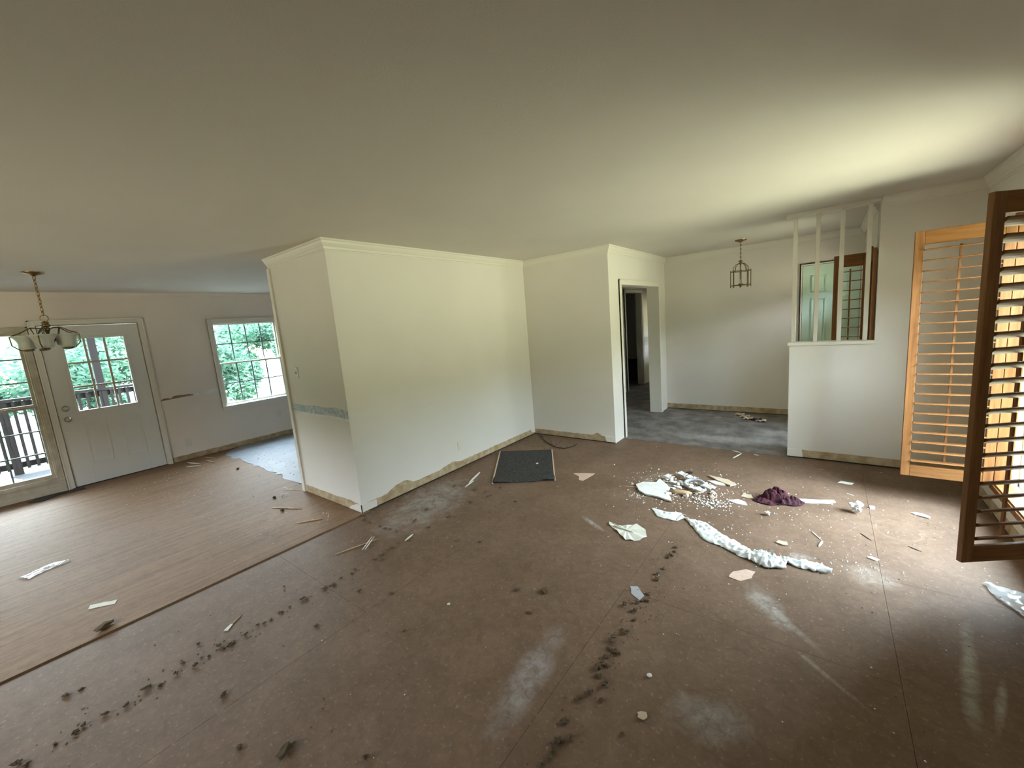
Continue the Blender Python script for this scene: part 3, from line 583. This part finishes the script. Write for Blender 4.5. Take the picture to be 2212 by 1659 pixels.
# ------------------------------------------------------------ debris on the floor
FZ = .0005
def flake(name, pts, mt, label, cat, th=.003, z=0.0, group=None, curl=0, parent=None):
    cx = sum(p[0] for p in pts)/len(pts); cy = sum(p[1] for p in pts)/len(pts)
    n = len(pts); mb = MB(); q = []
    # subdivide and jag the outline
    for i in range(n):
        a = Vector(pts[i]); b = Vector(pts[(i+1) % n]); L_ = (b-a).length; k = max(1, int(L_/.03))
        for j in range(k):
            p = a.lerp(b, j/k)
            if j: p += Vector((random.uniform(-1, 1), random.uniform(-1, 1)))*.004
            q.append(p)
    lo = [(p.x-cx, p.y-cy, FZ+curl*((i*37) % 11)/11) for i, p in enumerate(q)]; m_ = len(q)
    hi = [(a, b, c+th) for a, b, c in lo]; vs = lo+hi+[(0, 0, FZ), (0, 0, FZ+th+curl*.3)]
    fs = [(i, m_+i, m_+(i+1) % m_, (i+1) % m_) [::-1] for i in range(m_)]+[(2*m_, (i+1) % m_, i) for i in range(m_)]+[(2*m_+1, m_+i, m_+(i+1) % m_) for i in range(m_)]
    o = mb.add(vs, fs).build(name, mt, parent, loc=(cx, cy, z))
    if label: tag(o, label, cat, group)
    return o
def stick(name, a, b, r, mt, label, cat='splinter', flat=.5, z=0, group=None, bend=.0):
    a = Vector((*a, 0)); b = Vector((*b, 0)); c = (a+b)/2; d = (b-a).normalized(); n = Vector((-d.y, d.x, 0))
    mb = MB(); rr = [r*.5, r, r*.9, r*.35]; pts = [a-c, a.lerp(b, .3)-c+n*bend, a.lerp(b, .7)-c+n*bend*.6, b-c]
    mb.tube([p+Vector((0, 0, 0)) for p in pts], rr, 6); mb.v = [(x, y, FZ+max(0, z_*flat+r*flat)) for x, y, z_ in mb.v]
    o = mb.build(name, mt, None, loc=(c.x, c.y, z)); 
    if label: tag(o, label, cat, group)
    return o
def crumple(name, path, widths, mt, label, cat, amp=.02, nu=90, nv=14, seed=1, th=.0025, thin=.0, sharp=30, base=.004):
    """cloth strip laid along a path: rows across, folds from noise"""
    P = [Vector((*p, 0)) for p in path]; L_ = [0]
    for a, b in zip(P, P[1:]): L_.append(L_[-1]+(b-a).length)
    c0 = sum(P, Vector())/len(P); vs = []
    for i in range(nu):
        t = L_[-1]*i/(nu-1); k = 0
        while k < len(L_)-2 and L_[k+1] < t: k += 1
        f = (t-L_[k])/(L_[k+1]-L_[k]); f2 = f*f*(3-2*f); p = P[k].lerp(P[k+1], f); w = widths[k]*(1-f2)+widths[k+1]*f2
        d = (P[k+1]-P[k]).normalized(); n = Vector((-d.y, d.x, 0)); am = amp[k]*(1-f)+amp[k+1]*f if isinstance(amp, (list, tuple)) else amp
        for j in range(nv):
            v = j/(nv-1)-.5; q = p+n*(v*w)
            nz = mnoise.noise(Vector((q.x*sharp, q.y*sharp, seed))); n2 = mnoise.noise(Vector((q.x*sharp*2.3+9, q.y*sharp*2.3, seed*3)))
            rid = 1-abs(nz)*2; h = am*max(0, .55*rid+.45*n2+.25)*(1-(abs(v)*2)**4*.8)
            q = q+n*(n2*am*.4)+d*(nz*am*.35); vs.append((q.x-c0.x, q.y-c0.y, base+max(0, h)))
    fs = [(i*nv+j, (i+1)*nv+j, (i+1)*nv+j+1, i*nv+j+1) for i in range(nu-1) for j in range(nv-1)]
    o = MB().add(vs, fs, True).build(name, mt, None, loc=(c0.x, c0.y, 0)); s = o.modifiers.new('thickness', 'SOLIDIFY'); s.thickness = th; s.offset = -1
    return tag(o, label, cat)
# long white cloth
crumple('cloth_strip', [(-1.115, 3.17), (-1.0, 3.10), (-.90, 3.12), (-.845, 3.12), (-.72, 3.06), (-.60, 2.93), (-.50, 2.89), (-.38, 2.81), (-.26, 2.80), (-.16, 2.80)],
        [.03, .12, .15, .02, .13, .16, .13, .11, .18, .09], 'ragw', 'long twisted strip of white cloth lying across the middle of the floor', 'cloth', amp=[.004, .010, .008, .014, .02, .018, .022, .035, .055, .03], nu=150, nv=18, seed=4, sharp=24)
crumple('cloth_scrap', [(-.20, 2.86), (-.10, 2.85), (-.02, 2.86), (.06, 2.85)], [.03, .09, .10, .05], 'ragw', 'smaller white cloth tail lying past the bunched end of the long strip', 'cloth', amp=.028, nu=60, nv=12, seed=9, sharp=22)
# maroon garment
vs = []; fs = []; nr, ns = 44, 110
for i in range(nr):
    r = i/(nr-1)
    for k in range(ns):
        a = 2*PI*k/ns; R0 = .138*(1+.16*math.sin(2*a+.6)+.13*math.sin(3*a+2)+.16*mnoise.noise(Vector((math.cos(a)*3, math.sin(a)*3, 5))))
        x, y = R0*r*math.cos(a)*1.05, R0*r*math.sin(a)*.95
        w1 = Vector((x*9+.6*mnoise.noise(Vector((x*11, y*11, 1))), y*17, 2)); n1 = abs(mnoise.noise(w1)); n2 = abs(mnoise.noise(Vector((x*26+y*12, y*30-x*8, 7)))); n3 = mnoise.noise(Vector((x*60, y*60, 3)))
        h = .095*(1-r**3)*(.62+.5*math.exp(-((x+.03)**2+(y-.03)**2)/.006)) - (.075*max(0, .30-n1)/.30*(1-r**5)) - .028*max(0, .22-n2)/.22*(1-r**4) + .004*n3
        if r > .9: h = max(h, .004+.012*abs(mnoise.noise(Vector((math.cos(a)*5, math.sin(a)*5, 9)))))
        vs.append((x, y, .004+max(0, h)))
for i in range(nr-1):
    for k in range(ns): fs.append((i*ns+k, (i+1)*ns+k, (i+1)*ns+(k+1) % ns, i*ns+(k+1) % ns))
o = MB().add(vs, fs, True).build('crumpled_garment', 'maroon', None, loc=(-.29, 3.775, 0)); tag(o, 'crumpled maroon garment in a heap on the lit floor', 'garment')
crumple('paper_strip', [(-.175, 3.83), (-.08, 3.86), (.02, 3.90), (.075, 3.94)], [.085, .075, .075, .05], 'bluepaper', 'pale blue creased paper strip poking out beside the maroon garment', 'paper', amp=.008, nu=40, nv=8, seed=2, sharp=12)
flake('paper_scrap', [(-1.335, 2.80), (-1.31, 2.745), (-1.24, 2.70), (-1.17, 2.64), (-1.12, 2.60), (-1.03, 2.64), (-1.005, 2.72), (-1.05, 2.81), (-1.13, 2.85), (-1.19, 2.80), (-1.25, 2.77)], 'paper', 'torn cream paper piece with a creased slit on the bare floor', 'paper', .002, curl=.012)
stick('paper_fold', (-1.27, 2.74), (-1.10, 2.72), .008, 'paper', 'narrow folded paper lip lying on the torn cream paper', 'paper', .6, z=.006)
flake('drywall_shard', [(-1.40, 3.55), (-1.36, 3.64), (-1.30, 3.66), (-1.25, 3.68), (-1.255, 3.78), (-1.16, 3.68), (-1.10, 3.60), (-1.08, 3.50), (-1.01, 3.345), (-1.13, 3.38), (-1.26, 3.39), (-1.33, 3.44)], 'plaster', 'largest flat white drywall shard at the front of the plaster heap', 'shard', .012, z=.006)
# grey ring half buried
mb = MB(); mb.tube([(math.cos(2*PI*k/24)*.082, math.sin(2*PI*k/24)*.070, .03+.012*math.sin(2*PI*k/24)) for k in range(25)], .014, 8, False)
tag(mb.build('plastic_ring', 'ringgrey', None, loc=(-.93, 3.76, 0)), 'grey plastic ring lying in the plaster heap', 'ring')
stick('wood_block', (-1.085, 3.525), (-.90, 3.56), .026, 'tanwood', 'short pinkish wood strip sticking out beside the big drywall shard', 'wood strip', .9)
stick('wood_sliver', (-1.52, 3.48), (-1.34, 3.53), .007, 'tanwood', 'thin brown wood sliver pointing left out of the plaster heap', 'splinter')
flake('drywall_shard', [(-.88, 4.06), (-.80, 3.99), (-.66, 3.90), (-.62, 3.95), (-.70, 4.03), (-.78, 4.05)], 'tan', 'long brown edged drywall sliver right of the plaster heap', 'shard', .012, z=.004)
flake('drywall_shard', [(-.86, 3.94), (-.80, 3.97), (-.72, 3.94), (-.70, 3.90), (-.78, 3.89)], 'plaster', 'white drywall sliver just in front of the brown edged one', 'shard', .008)
flake('drywall_shard', [(-.63, 3.60), (-.56, 3.65), (-.50, 3.62), (-.48, 3.57), (-.55, 3.56)], 'plaster', 'white drywall shard left of the maroon garment, nearer one', 'shard', .006)
flake('paper_scrap', [(-.55, 3.72), (-.54, 3.80), (-.48, 3.79), (-.46, 3.73), (-.50, 3.71)], 'tan', 'small tan paper scrap left of the maroon garment', 'scrap', .004, curl=.006)
flake('paper_scrap', [(-.435, 2.51), (-.42, 2.58), (-.36, 2.64), (-.31, 2.64), (-.32, 2.56), (-.37, 2.50)], 'pink', 'pinkish oval paper scrap below the white cloth strip', 'scrap', .003)
flake('paper_scrap', [(-2.088, 3.569), (-2.0, 3.62), (-1.884, 3.666), (-1.89, 3.56), (-1.904, 3.437), (-1.95, 3.44), (-1.99, 3.52)], 'pink', 'pinkish triangular paper scrap right of the dark mat', 'scrap', .003)
flake('plaster_flake', [(.105, 4.38), (.13, 4.43), (.215, 4.42), (.20, 4.375)], 'plaster', 'flat white flake at the edge of the shadow before the half wall', 'flake', .004)
flake('plaster_flake', [(.52, 3.96), (.56, 3.97), (.62, 3.93), (.61, 3.90), (.54, 3.93)], 'plaster', 'jagged white strip left of the near shutter', 'flake', .006, curl=.006)
flake('plaster_flake', [(.29, 3.91), (.29, 3.945), (.32, 3.945), (.32, 3.91)], 'plaster', 'tiny white cube right of the crumpled paper ball', 'flake', .014)
flake('plaster_flake', [(.23, 3.13), (.25, 3.15), (.29, 3.13), (.27, 3.11)], 'plaster', 'small white chip beside the sheet seam left of the near shutter', 'flake', .006)
flake('paper_scrap', [(-.24, 3.06), (-.23, 3.09), (-.18, 3.085), (-.17, 3.055), (-.20, 3.04)], 'tan', 'small tan chip with dark rim above the bunched white cloth', 'scrap', .006, curl=.008)
# paper ball
def lumpmesh(seed, sub=2, rough=.35, flat=.7):
    bm = bmesh.new(); bmesh.ops.create_icosphere(bm, subdivisions=sub, radius=1)
    for v in bm.verts:
        n = mnoise.noise(v.co*1.7+Vector((seed*7.3, 0, 0)))+.6*mnoise.noise(v.co*4+Vector((0, seed*3.1, 0)))
        v.co *= 1+rough*n*1.6; v.co.z = v.co.z*flat
    zmin = min(v.co.z for v in bm.verts)
    for v in bm.verts: v.co.z -= zmin
    me = bpy.data.meshes.new('lump'); bm.to_mesh(me); bm.free(); return me
def lump(name, me, mt, x, y, s, rz, label, cat, group=None, sy=1, z=0):
    if not me.materials: me.materials.append(M[mt])
    o = bpy.data.objects.new(name, me); C.objects.link(o); o.location = (x, y, z+FZ); o.scale = (s, s*sy, s); o.rotation_euler = (0, 0, rz)
    return tag(o, label, cat, group)
lump('paper_ball', lumpmesh(3, 3, .55, .9), 'plaster', .205, 3.79, .034, 0, 'crumpled white paper ball right of the maroon garment', 'paper ball')
lump('plaster_lump', lumpmesh(5, 2, .5, .8), 'plaster', -.33, 3.46, .017, 1, 'small white plaster lump in front of the maroon garment', 'lump')
lump('plaster_chip', lumpmesh(6, 2, .3, .6), 'plaster', -.593, 1.578, .011, 1, 'tiny bright white chip on the dark floor right of the pad crumbs', 'chip')
lump('plaster_chip', lumpmesh(7, 2, .5, .3), 'tan', -.554, 1.381, .020, 1, 'tan chip on the dark foreground floor', 'chip')
lump('plaster_chip', lumpmesh(8, 2, .3, .4), 'paper', -1.74, 1.43, .010, 1, 'small pale chip on the floor left of the long sheet seam', 'chip')
flake('paper_scrap', [(-.90, 2.13), (-.86, 2.15), (-.80, 2.09), (-.81, 2.04), (-.87, 2.07)], 'ringgrey', 'greyish paper scrap beside the right row of pad crumbs', 'scrap', .002)
# splinters
stick('wood_splinter', (-3.03, 3.14), (-2.93, 2.86), .014, 'plaster', 'white painted splinter lying left of the dark mat', flat=.5)
stick('wood_splinter', (-2.93, 2.93), (-2.89, 2.76), .010, 'plaster', 'short white splinter end beside the longer one left of the mat', flat=.5)
stick('wood_splinter', (-2.90, 1.36), (-2.80, 1.68), .006, 'tanwood', 'long thin tan splinter on the floor past the wall corner', flat=.7)
stick('wood_splinter', (-2.755, 1.50), (-2.868, 1.66), .0045, 'paper', 'upper of two pale splinters crossing the long tan one', z=.010, group='pair of crossing splinters')
stick('wood_splinter', (-2.742, 1.515), (-2.850, 1.668), .0045, 'paper', 'lower of two pale splinters crossing the long tan one', z=.010, group='pair of crossing splinters')
stick('wood_splinter', (-2.575, 1.76), (-2.60, 1.86), .008, 'paper', 'short pale splinter standing among the pad crumbs', flat=.9)
stick('wood_splinter', (-.765, 4.68), (-.713, 4.875), .009, 'paper', 'white splinter lying slanted before the foyer floor edge', flat=.5)
stick('wood_splinter', (-.815, 4.93), (-.727, 4.895), .009, 'paper', 'white splinter lying along the foyer floor edge', flat=.5)
stick('wood_splinter', (-.60, 4.88), (-.55, 4.87), .008, 'paper', 'short white fragment at the foyer floor edge nearer the half wall', flat=.5)
stick('wood_splinter', (.215, 3.455), (.268, 3.375), .0035, 'dark', 'thin dark twig crossing the sheet seam in the lit area')
stick('wood_splinter', (.445, 3.40), (.503, 3.358), .0035, 'dark', 'thin dark twig close to the near shutter')
stick('wood_splinter', (.15, 4.16), (.205, 4.13), .004, 'paper', 'thin pale sliver behind the crumpled paper ball')
stick('wood_splinter', (-.05, 3.33), (.005, 3.23), .005, 'paper', 'pale sliver upper part of a Y shape behind the white cloth')
stick('wood_splinter', (.01, 3.22), (-.01, 3.13), .008, 'plaster', 'pale sliver lower stem of a Y shape behind the white cloth')
stick('wood_splinter', (-4.3, 1.48), (-3.98, 1.62), .010, 'tanwood', 'brown splinter on plywood beneath the partition end', z=.008)
stick('wood_splinter', (-3.57, 1.62), (-3.72, 1.44), .010, 'tanwood', 'tan splinter on plywood near the partition corner', z=.008)
for i, (x, y, a, l) in enumerate([(-4.62, 1.80, .3, .16), (-4.68, 1.74, .9, .12), (-4.60, 1.70, -.4, .14), (-4.75, 1.78, .1, .10), (-4.66, 1.84, 1.4, .12), (-4.55, 1.66, .7, .12)]):
    stick('straw', (x, y), (x+math.cos(a)*l, y+math.sin(a)*l), .004, 'paper' if i % 2 else 'tanwood', 'thin straw like splinter in the tangle below the partition edge', z=.009+.003*i, group='splinter tangle by the partition edge')
for i, (x, y) in enumerate([(-4.55, 1.60), (-4.12, 1.50), (-6.1, 1.78)]):
    lump('dark_crumb', lumpmesh(20+i, 2, .3, .6), 'dark', x, y, .018, 0, ['black crumb on plywood in front of the splinter tangle', 'black crumb on plywood under the partition end wall', 'black crumb beside the torn vinyl edge'][i], 'crumb', z=.008)
flake('card_strip', [(-3.80, .15), (-3.75, .135), (-3.665, .25), (-3.71, .27)], 'paper', 'pale flat card strip on the plywood near the seam', 'card', .003, z=.008)
lump('dark_crumb', lumpmesh(30, 2, .4, .5), 'foam', -3.40, .165, .026, .5, 'dark brown clod on the plywood edge at the seam', 'crumb', sy=1.8, z=.008)
# utility blade
t = empty('scraper_blade', (-2.74, .63, 0), math.atan2(.09, -.07), 'small scraper with white handle and dark blade on the subfloor', 'scraper')
MB().prism([(-.06, -.012), (-.01, -.006), (-.01, .006), (-.06, .012)], .001, .006).build('handle', 'plaster', t); MB().prism([(-.01, -.005), (.05, -.012), (.075, -.004), (.05, .008), (-.01, .005)], .001, .004).build('blade', 'paperdry', t)
# clear plastic wrapper
crumple('plastic_wrapper', [(-4.76, -.10), (-4.80, -.02), (-4.83, .05), (-4.80, .14)], [.11, .09, .12, .05], 'film', 'clear glossy plastic wrapper on the plywood at the left', 'wrapper', amp=.014, nu=30, nv=8, seed=3, th=.001, sharp=22, base=.014)
crumple('plastic_sheet', [(.72, 3.12), (.80, 3.03), (.86, 2.92), (.90, 2.80)], [.04, .16, .16, .12], 'film', 'clear plastic sheet corner at the right edge below the shutter', 'plastic', amp=.02, nu=30, nv=10, seed=6, th=.001, sharp=16, base=.008)
# flat shards near dining wall
for i, (a, b) in enumerate([((-7.25, 1.52), (-6.95, 1.60)), ((-7.1, 1.7), (-6.8, 1.72)), ((-7.0, 1.45), (-6.85, 1.58)), ((-7.3, 1.75), (-7.0, 1.82))]):
    stick('lath_piece', a, b, .012, 'tanwood' if i % 2 else 'paper', ['pale lath piece nearest the back door casing', 'brown lath piece under the left wall outlet', 'short pale lath piece on plywood by the back door', 'brown lath piece against the left wall strip'][i], 'lath', z=.008)
o = flake('dark_scrap', [(-7.42, .10), (-7.40, .48), (-7.28, .50), (-7.30, .25), (-7.18, .12), (-7.30, .02)], 'black', 'black torn scrap on the floor below the patio window corner', 'scrap', .006, z=.008)
# foyer debris
for i, (x, y, mt_) in enumerate([(-1.0, 6.66, 'pink'), (-.92, 6.55, 'tan'), (-.86, 6.45, 'pink'), (-.76, 6.42, 'black'), (-.70, 6.36, 'pink')]):
    flake('leaf_scrap', [(x-.07, y), (x-.02, y+.08), (x+.06, y+.04), (x+.07, y-.04), (x, y-.06)], mt_, ['pinkish scrap at the far left of the foyer debris pile', 'tan scrap second from left in the foyer debris pile', 'pinkish scrap in the middle of the foyer debris pile', 'black scrap in the foyer debris pile', 'pinkish scrap at the right of the foyer debris pile'][i], 'scrap', .004, curl=.03)
flake('leaf_scrap', [(-1.30, 6.42), (-1.27, 6.45), (-1.20, 6.44), (-1.21, 6.41)], 'pink', 'small pale scrap alone on the dark foyer floor', 'scrap', .003)
# black cord
cpts = [(-3.25, 4.66, .01), (-3.15, 4.58, .02), (-3.05, 4.47, .012), (-2.93, 4.37, .009), (-2.79, 4.29, .008), (-2.68, 4.23, .012), (-2.57, 4.215, .02), (-2.50, 4.27, .03), (-2.50, 4.38, .02), (-2.53, 4.48, .008)]
tag(MB().tube(cpts, .006, 8).build('cord', 'black', None), 'black cord curling out of the corner behind the dark mat', 'cord')
# ------------------------------------------------------------ dark mat
mt = empty('floor_mat', (-2.70, 3.55, 0), 0, 'charcoal rectangular mat remnant lying in front of the corner', 'mat')
c00, c01, c11, c10 = Vector((-3.278, 3.808)), Vector((-2.702, 4.135)), Vector((-2.158, 3.319)), Vector((-2.692, 2.961))
nu, nv = 40, 30; vs = []; o0 = Vector((-2.70, 3.55))
for i in range(nu):
    for j in range(nv):
        u, v = i/(nu-1), j/(nv-1); p = (c00.lerp(c10, u)).lerp(c01.lerp(c11, u), v)-o0
        e_ = max(0, (u-.8)/.2); h = .012+e_*e_*(.018*max(0, math.sin(v*2*PI*1.25+.9)))+.002*mnoise.noise(Vector((u*4, v*4, 0)))
        p += Vector((-.3, -.6)).normalized()*(.008*math.sin(v*22)*e_); vs.append((p.x, p.y, h))
fs = [(i*nv+j, (i+1)*nv+j, (i+1)*nv+j+1, i*nv+j+1) for i in range(nu-1) for j in range(nv-1)]
o = MB().add(vs, fs, True).build('mat_surface', 'mat', mt); s = o.modifiers.new('t', 'SOLIDIFY'); s.thickness = .01; s.offset = -1
for a, b in ((c00, c10), (c01, c11)):
    a = a-o0; b = b-o0; d_ = (b-a).normalized(); n_ = Vector((-d_.y, d_.x))*.007
    MB().prism([tuple(a-n_), tuple(b-n_), tuple(b+n_), tuple(a+n_)], .002, .014).build('edge_binding', 'pink', mt)
lump('plaster_chip', lumpmesh(11, 2, .3, .4), 'plaster', -2.58, 3.62, .014, 0, 'bright white chip lying on the dark mat', 'chip', z=.013)

# ------------------------------------------------------------ rows of crumbled carpet pad
rows = [(-2.58, -.2), (-2.54, -.17), (-2.56, -.09), (-2.56, -.04), (-2.58, 0), (-2.57, .07), (-2.55, .13), (-2.89, -.04), (-2.88, .02), (-2.55, .25), (-2.58, .22), (-2.57, .33), (-2.54, .4), (-2.58, .44), (-2.56, .46), (-2.63, .37), (-2.73, .45), (-2.2, .41), (-2.59, .52), (-2.55, .53), (-2.55, .56), (-2.57, .58), (-2.56, .64), (-2.59, .7), (-2.56, .73), (-2.57, .77), (-2.57, .84), (-2.58, .88), (-2.56, .99), (-2.58, .97), (-2.84, .96), (-2.58, 1.1), (-2.58, 1.22), (-2.55, 1.15), (-1.86, .36), (-1.38, .64), (-1.79, 1.15), (-2.27, .89), (-2.56, 1.29), (-2.59, 1.34), (-2.34, 1.21), (-2.56, 1.56), (-2.58, 1.53), (-2.57, 1.49), (-2.52, 1.51), (-2.58, 1.64), (-2.59, 1.61), (-2.6, 1.71), (-2.57, 1.78), (-2.57, 2.0), (-2.78, 2.04), (-2.77, 2.01), (-2.57, 2.21), (-2.76, 1.82), (-2.85, 1.82), (-2.9, 1.8), (-2.98, 1.81), (-3.12, 1.8), (-3.22, 1.8), (-3.27, 1.85), (-2.85, 2.21), (-2.05, 2.05), (-2.12, 1.31), (-3.28, 3.08), (-3.29, 3.46), (-2.76, 2.75), (-2.74, 2.78), (-2.63, 2.77), (-2.53, 2.7), (-2.52, 2.72), (-2.22, 2.74), (-2.55, 2.92), (-3.02, 2.74), (-2.95, 2.76), (-2.82, 4.52), (-3.0, 4.53), (-2.2, 1.98), (-2.59, 2.54)]
rrow = [(-.78, 2.68), (-.78, 2.62), (-.79, 2.57), (-.79, 2.53), (-.78, 2.39), (-.79, 2.33), (-.79, 2.27), (-.79, 2.12), (-.78, 2.06), (-.8, 2.04), (-.81, 2.01), (-.86, 1.95), (-.79, 1.94), (-.81, 1.93), (-.78, 1.87), (-.8, 1.78), (-.79, 1.76), (-.82, 1.7), (-.81, 1.67), (-.8, 1.62), (-.78, 1.63), (-.76, 1.63), (-.79, 1.57), (-.8, 1.52), (-.81, 1.49), (-.78, 1.53), (-.79, 1.46), (-.78, 1.45), (-.75, 1.43), (-.75, 1.45), (-.78, 1.36), (-.81, 1.3), (-.72, 1.35), (-.8, 1.19), (-.76, 1.14), (-.8, 1.1), (-.79, 1.09), (-.79, 1.06), (-.78, 1.05), (-.78, 1.11), (-1.33, 1.82), (-1.3, 1.82), (-1.46, 1.75), (-1.29, 1.62), (-.6, 1.26), (-.79, 1.0)]
random.seed(11)
lms = [lumpmesh(40+i, 2, .75, .65) for i in range(6)]
for i, (x, y) in enumerate(rows):
    lump('carpet_pad_crumb', lms[i % 6], 'foam', x+random.uniform(-.008, .008), y+random.uniform(-.008, .008), random.uniform(.0055, .0105), random.uniform(0, 6), *(('brown crumb of carpet pad in the left row', 'crumb', 'crumbled carpet pad of the left row') if abs(x+2.57) < .13 and y < 2.3 else ('brown pad crumb on the floor between dark mat and left row', 'crumb', 'pad crumbs before the mat') if y > 2.3 else ('brown pad crumb at the foot of the partition corner', 'crumb', 'pad crumbs by the partition corner') if y > 1.7 and x < -2.7 else ('stray brown pad crumb a little off the left row', 'crumb', 'stray pad crumbs')), sy=random.uniform(.8, 1.9))
for i, (x, y) in enumerate(rrow):
    lump('carpet_pad_crumb', lms[i % 6], 'foam', x+random.uniform(-.008, .008), y+random.uniform(-.008, .008), random.uniform(.007, .012), random.uniform(0, 6), *(('brown crumb of carpet pad in the right row along the long seam', 'crumb', 'crumbled carpet pad of the right row') if x > -.95 and x < -.65 else ('brown pad crumb lying between the two crumb rows', 'crumb', 'pad crumbs between the rows') if x < -.95 else ('lone brown pad crumb right of the right row', 'crumb')), sy=random.uniform(.8, 1.7))
lump('carpet_pad_clod', lms[2], 'foam', -1.675, .468, .018, .4, 'largest brown clod of carpet pad on the foreground floor', 'clod', sy=1.7)
# plaster heap pieces
random.seed(23)
pm = [lumpmesh(60+i, 1, .6, .55) for i in range(5)]
for i in range(64):
    a = random.uniform(0, 2*PI); r = random.random()**.6
    x = -.98+math.cos(a)*r*.27; y = 3.70+math.sin(a)*r*.24
    z = .028*(1-r)
    lump('plaster_chunk', pm[i % 5], 'plaster' if i % 5 else 'tan', x, y, random.uniform(.010, .026), random.uniform(0, 6), 'broken white chunk of plaster in the heap' if i % 5 else 'small tan chunk among the white plaster heap', 'chunk', 'plaster chunks of the heap', sy=random.uniform(.6, 1.6), z=max(0, z-.012))

for i, (x, y, l) in enumerate([(-1.09, 3.92, 'upper left'), (-1.18, 3.80, 'left'), (-1.0, 3.86, 'upper'), (-.86, 3.62, 'lower right'), (-.82, 3.72, 'right')]):
    flake('broken_plate_piece', [(x-.05, y), (x-.01, y+.05), (x+.06, y+.02), (x+.04, y-.04), (x-.02, y-.03)], 'plaster', 'angular white plaster slab at the %s side of the heap' % l, 'slab', .009, z=.03, curl=.02)
flake('dark_lump', [(-1.06, 3.98), (-1.03, 4.01), (-1.0, 3.99), (-1.02, 3.95)], 'dark', 'black scrap on top of the plaster heap', 'scrap', .012, z=.035)
# loose white crumbs: too many to count
mb = MB(); random.seed(31)
def crumb(x, y, s, z=0):
    a = random.uniform(0, 6); c, d_ = math.cos(a)*s, math.sin(a)*s; k = random.uniform(.5, 1)
    mb.add([(x+c, y+d_, z), (x-d_*k, y+c*k, z), (x-c, y-d_, z), (x+d_*k, y-c*k, z), (x, y, z+s*.9)], [(0, 1, 4), (1, 2, 4), (2, 3, 4), (3, 0, 4)])
for i in range(420):
    crumb(random.gauss(-.98, .26), random.gauss(3.66, .22), random.uniform(.003, .009))
for i in range(130): crumb(random.gauss(-.75, .08), random.gauss(3.48, .05), random.uniform(.004, .011), random.uniform(0, .015))
for i in range(60): crumb(random.gauss(-1.30, .07), random.gauss(3.35, .04), random.uniform(.002, .006))
for i in range(330): crumb(random.gauss(-.15, .55), random.gauss(3.3, .55), random.uniform(.0022, .0065))
for i in range(60): crumb(random.gauss(.17, .10), random.gauss(3.0, .07), random.uniform(.003, .008))
for i in range(90): crumb(random.uniform(-3.2, .9), random.uniform(.6, 4.8), random.uniform(.002, .005))
mb.v = [(x, y, z+FZ) if -3.3 < x < .95 and y < 4.9 else (-.9, 3.6, FZ) for x, y, z in mb.v]
o = mb.build('plaster_crumbs', 'plaster'); o['kind'] = 'stuff'; tag(o, 'loose white plaster crumbs scattered over the lit floor and around the heap', 'crumbs')
mb = MB()
for i in range(170): crumb(random.uniform(-6.9, -3.5), random.gauss(1.45, .3), random.uniform(.003, .008), .0085)
for i in range(60): crumb(random.uniform(-7.2, -4.6), random.uniform(1.98, 2.5), random.uniform(.004, .010), .0095)
mb.v = [(x, min(y, 1.84), z) if x > -4.55 else (x, y, z) for x, y, z in mb.v]
o = mb.build('paint_crumbs', 'plaster'); o['kind'] = 'stuff'; tag(o, 'white paint crumbs scattered over the plywood by the kitchen', 'crumbs')
mb = MB(); random.seed(37)
for i in range(420): crumb(random.uniform(-3.25, .8), random.uniform(-.2, 4.6), random.uniform(.002, .006))
for i in range(150): crumb(random.gauss(-2.57, .06), random.uniform(-.3, 2.9), random.uniform(.003, .007))
for i in range(120): crumb(random.gauss(-.79, .05), random.uniform(.9, 2.8), random.uniform(.003, .007))
for i in range(220): y = random.uniform(1.9, 4.6); crumb(XA+.02+abs(random.gauss(0, .05)), y, random.uniform(.003, .009))
for i in range(160): crumb(random.gauss(-2.95, .18), random.gauss(4.4, .12), random.uniform(.003, .012))
mb.v = [(min(max(x, -3.3), .94), min(y, 4.66), z+FZ) for x, y, z in mb.v]
o = mb.build('dirt_crumbs', 'foam'); o['kind'] = 'stuff'; tag(o, 'brown dirt crumbs scattered over the subfloor', 'dirt')
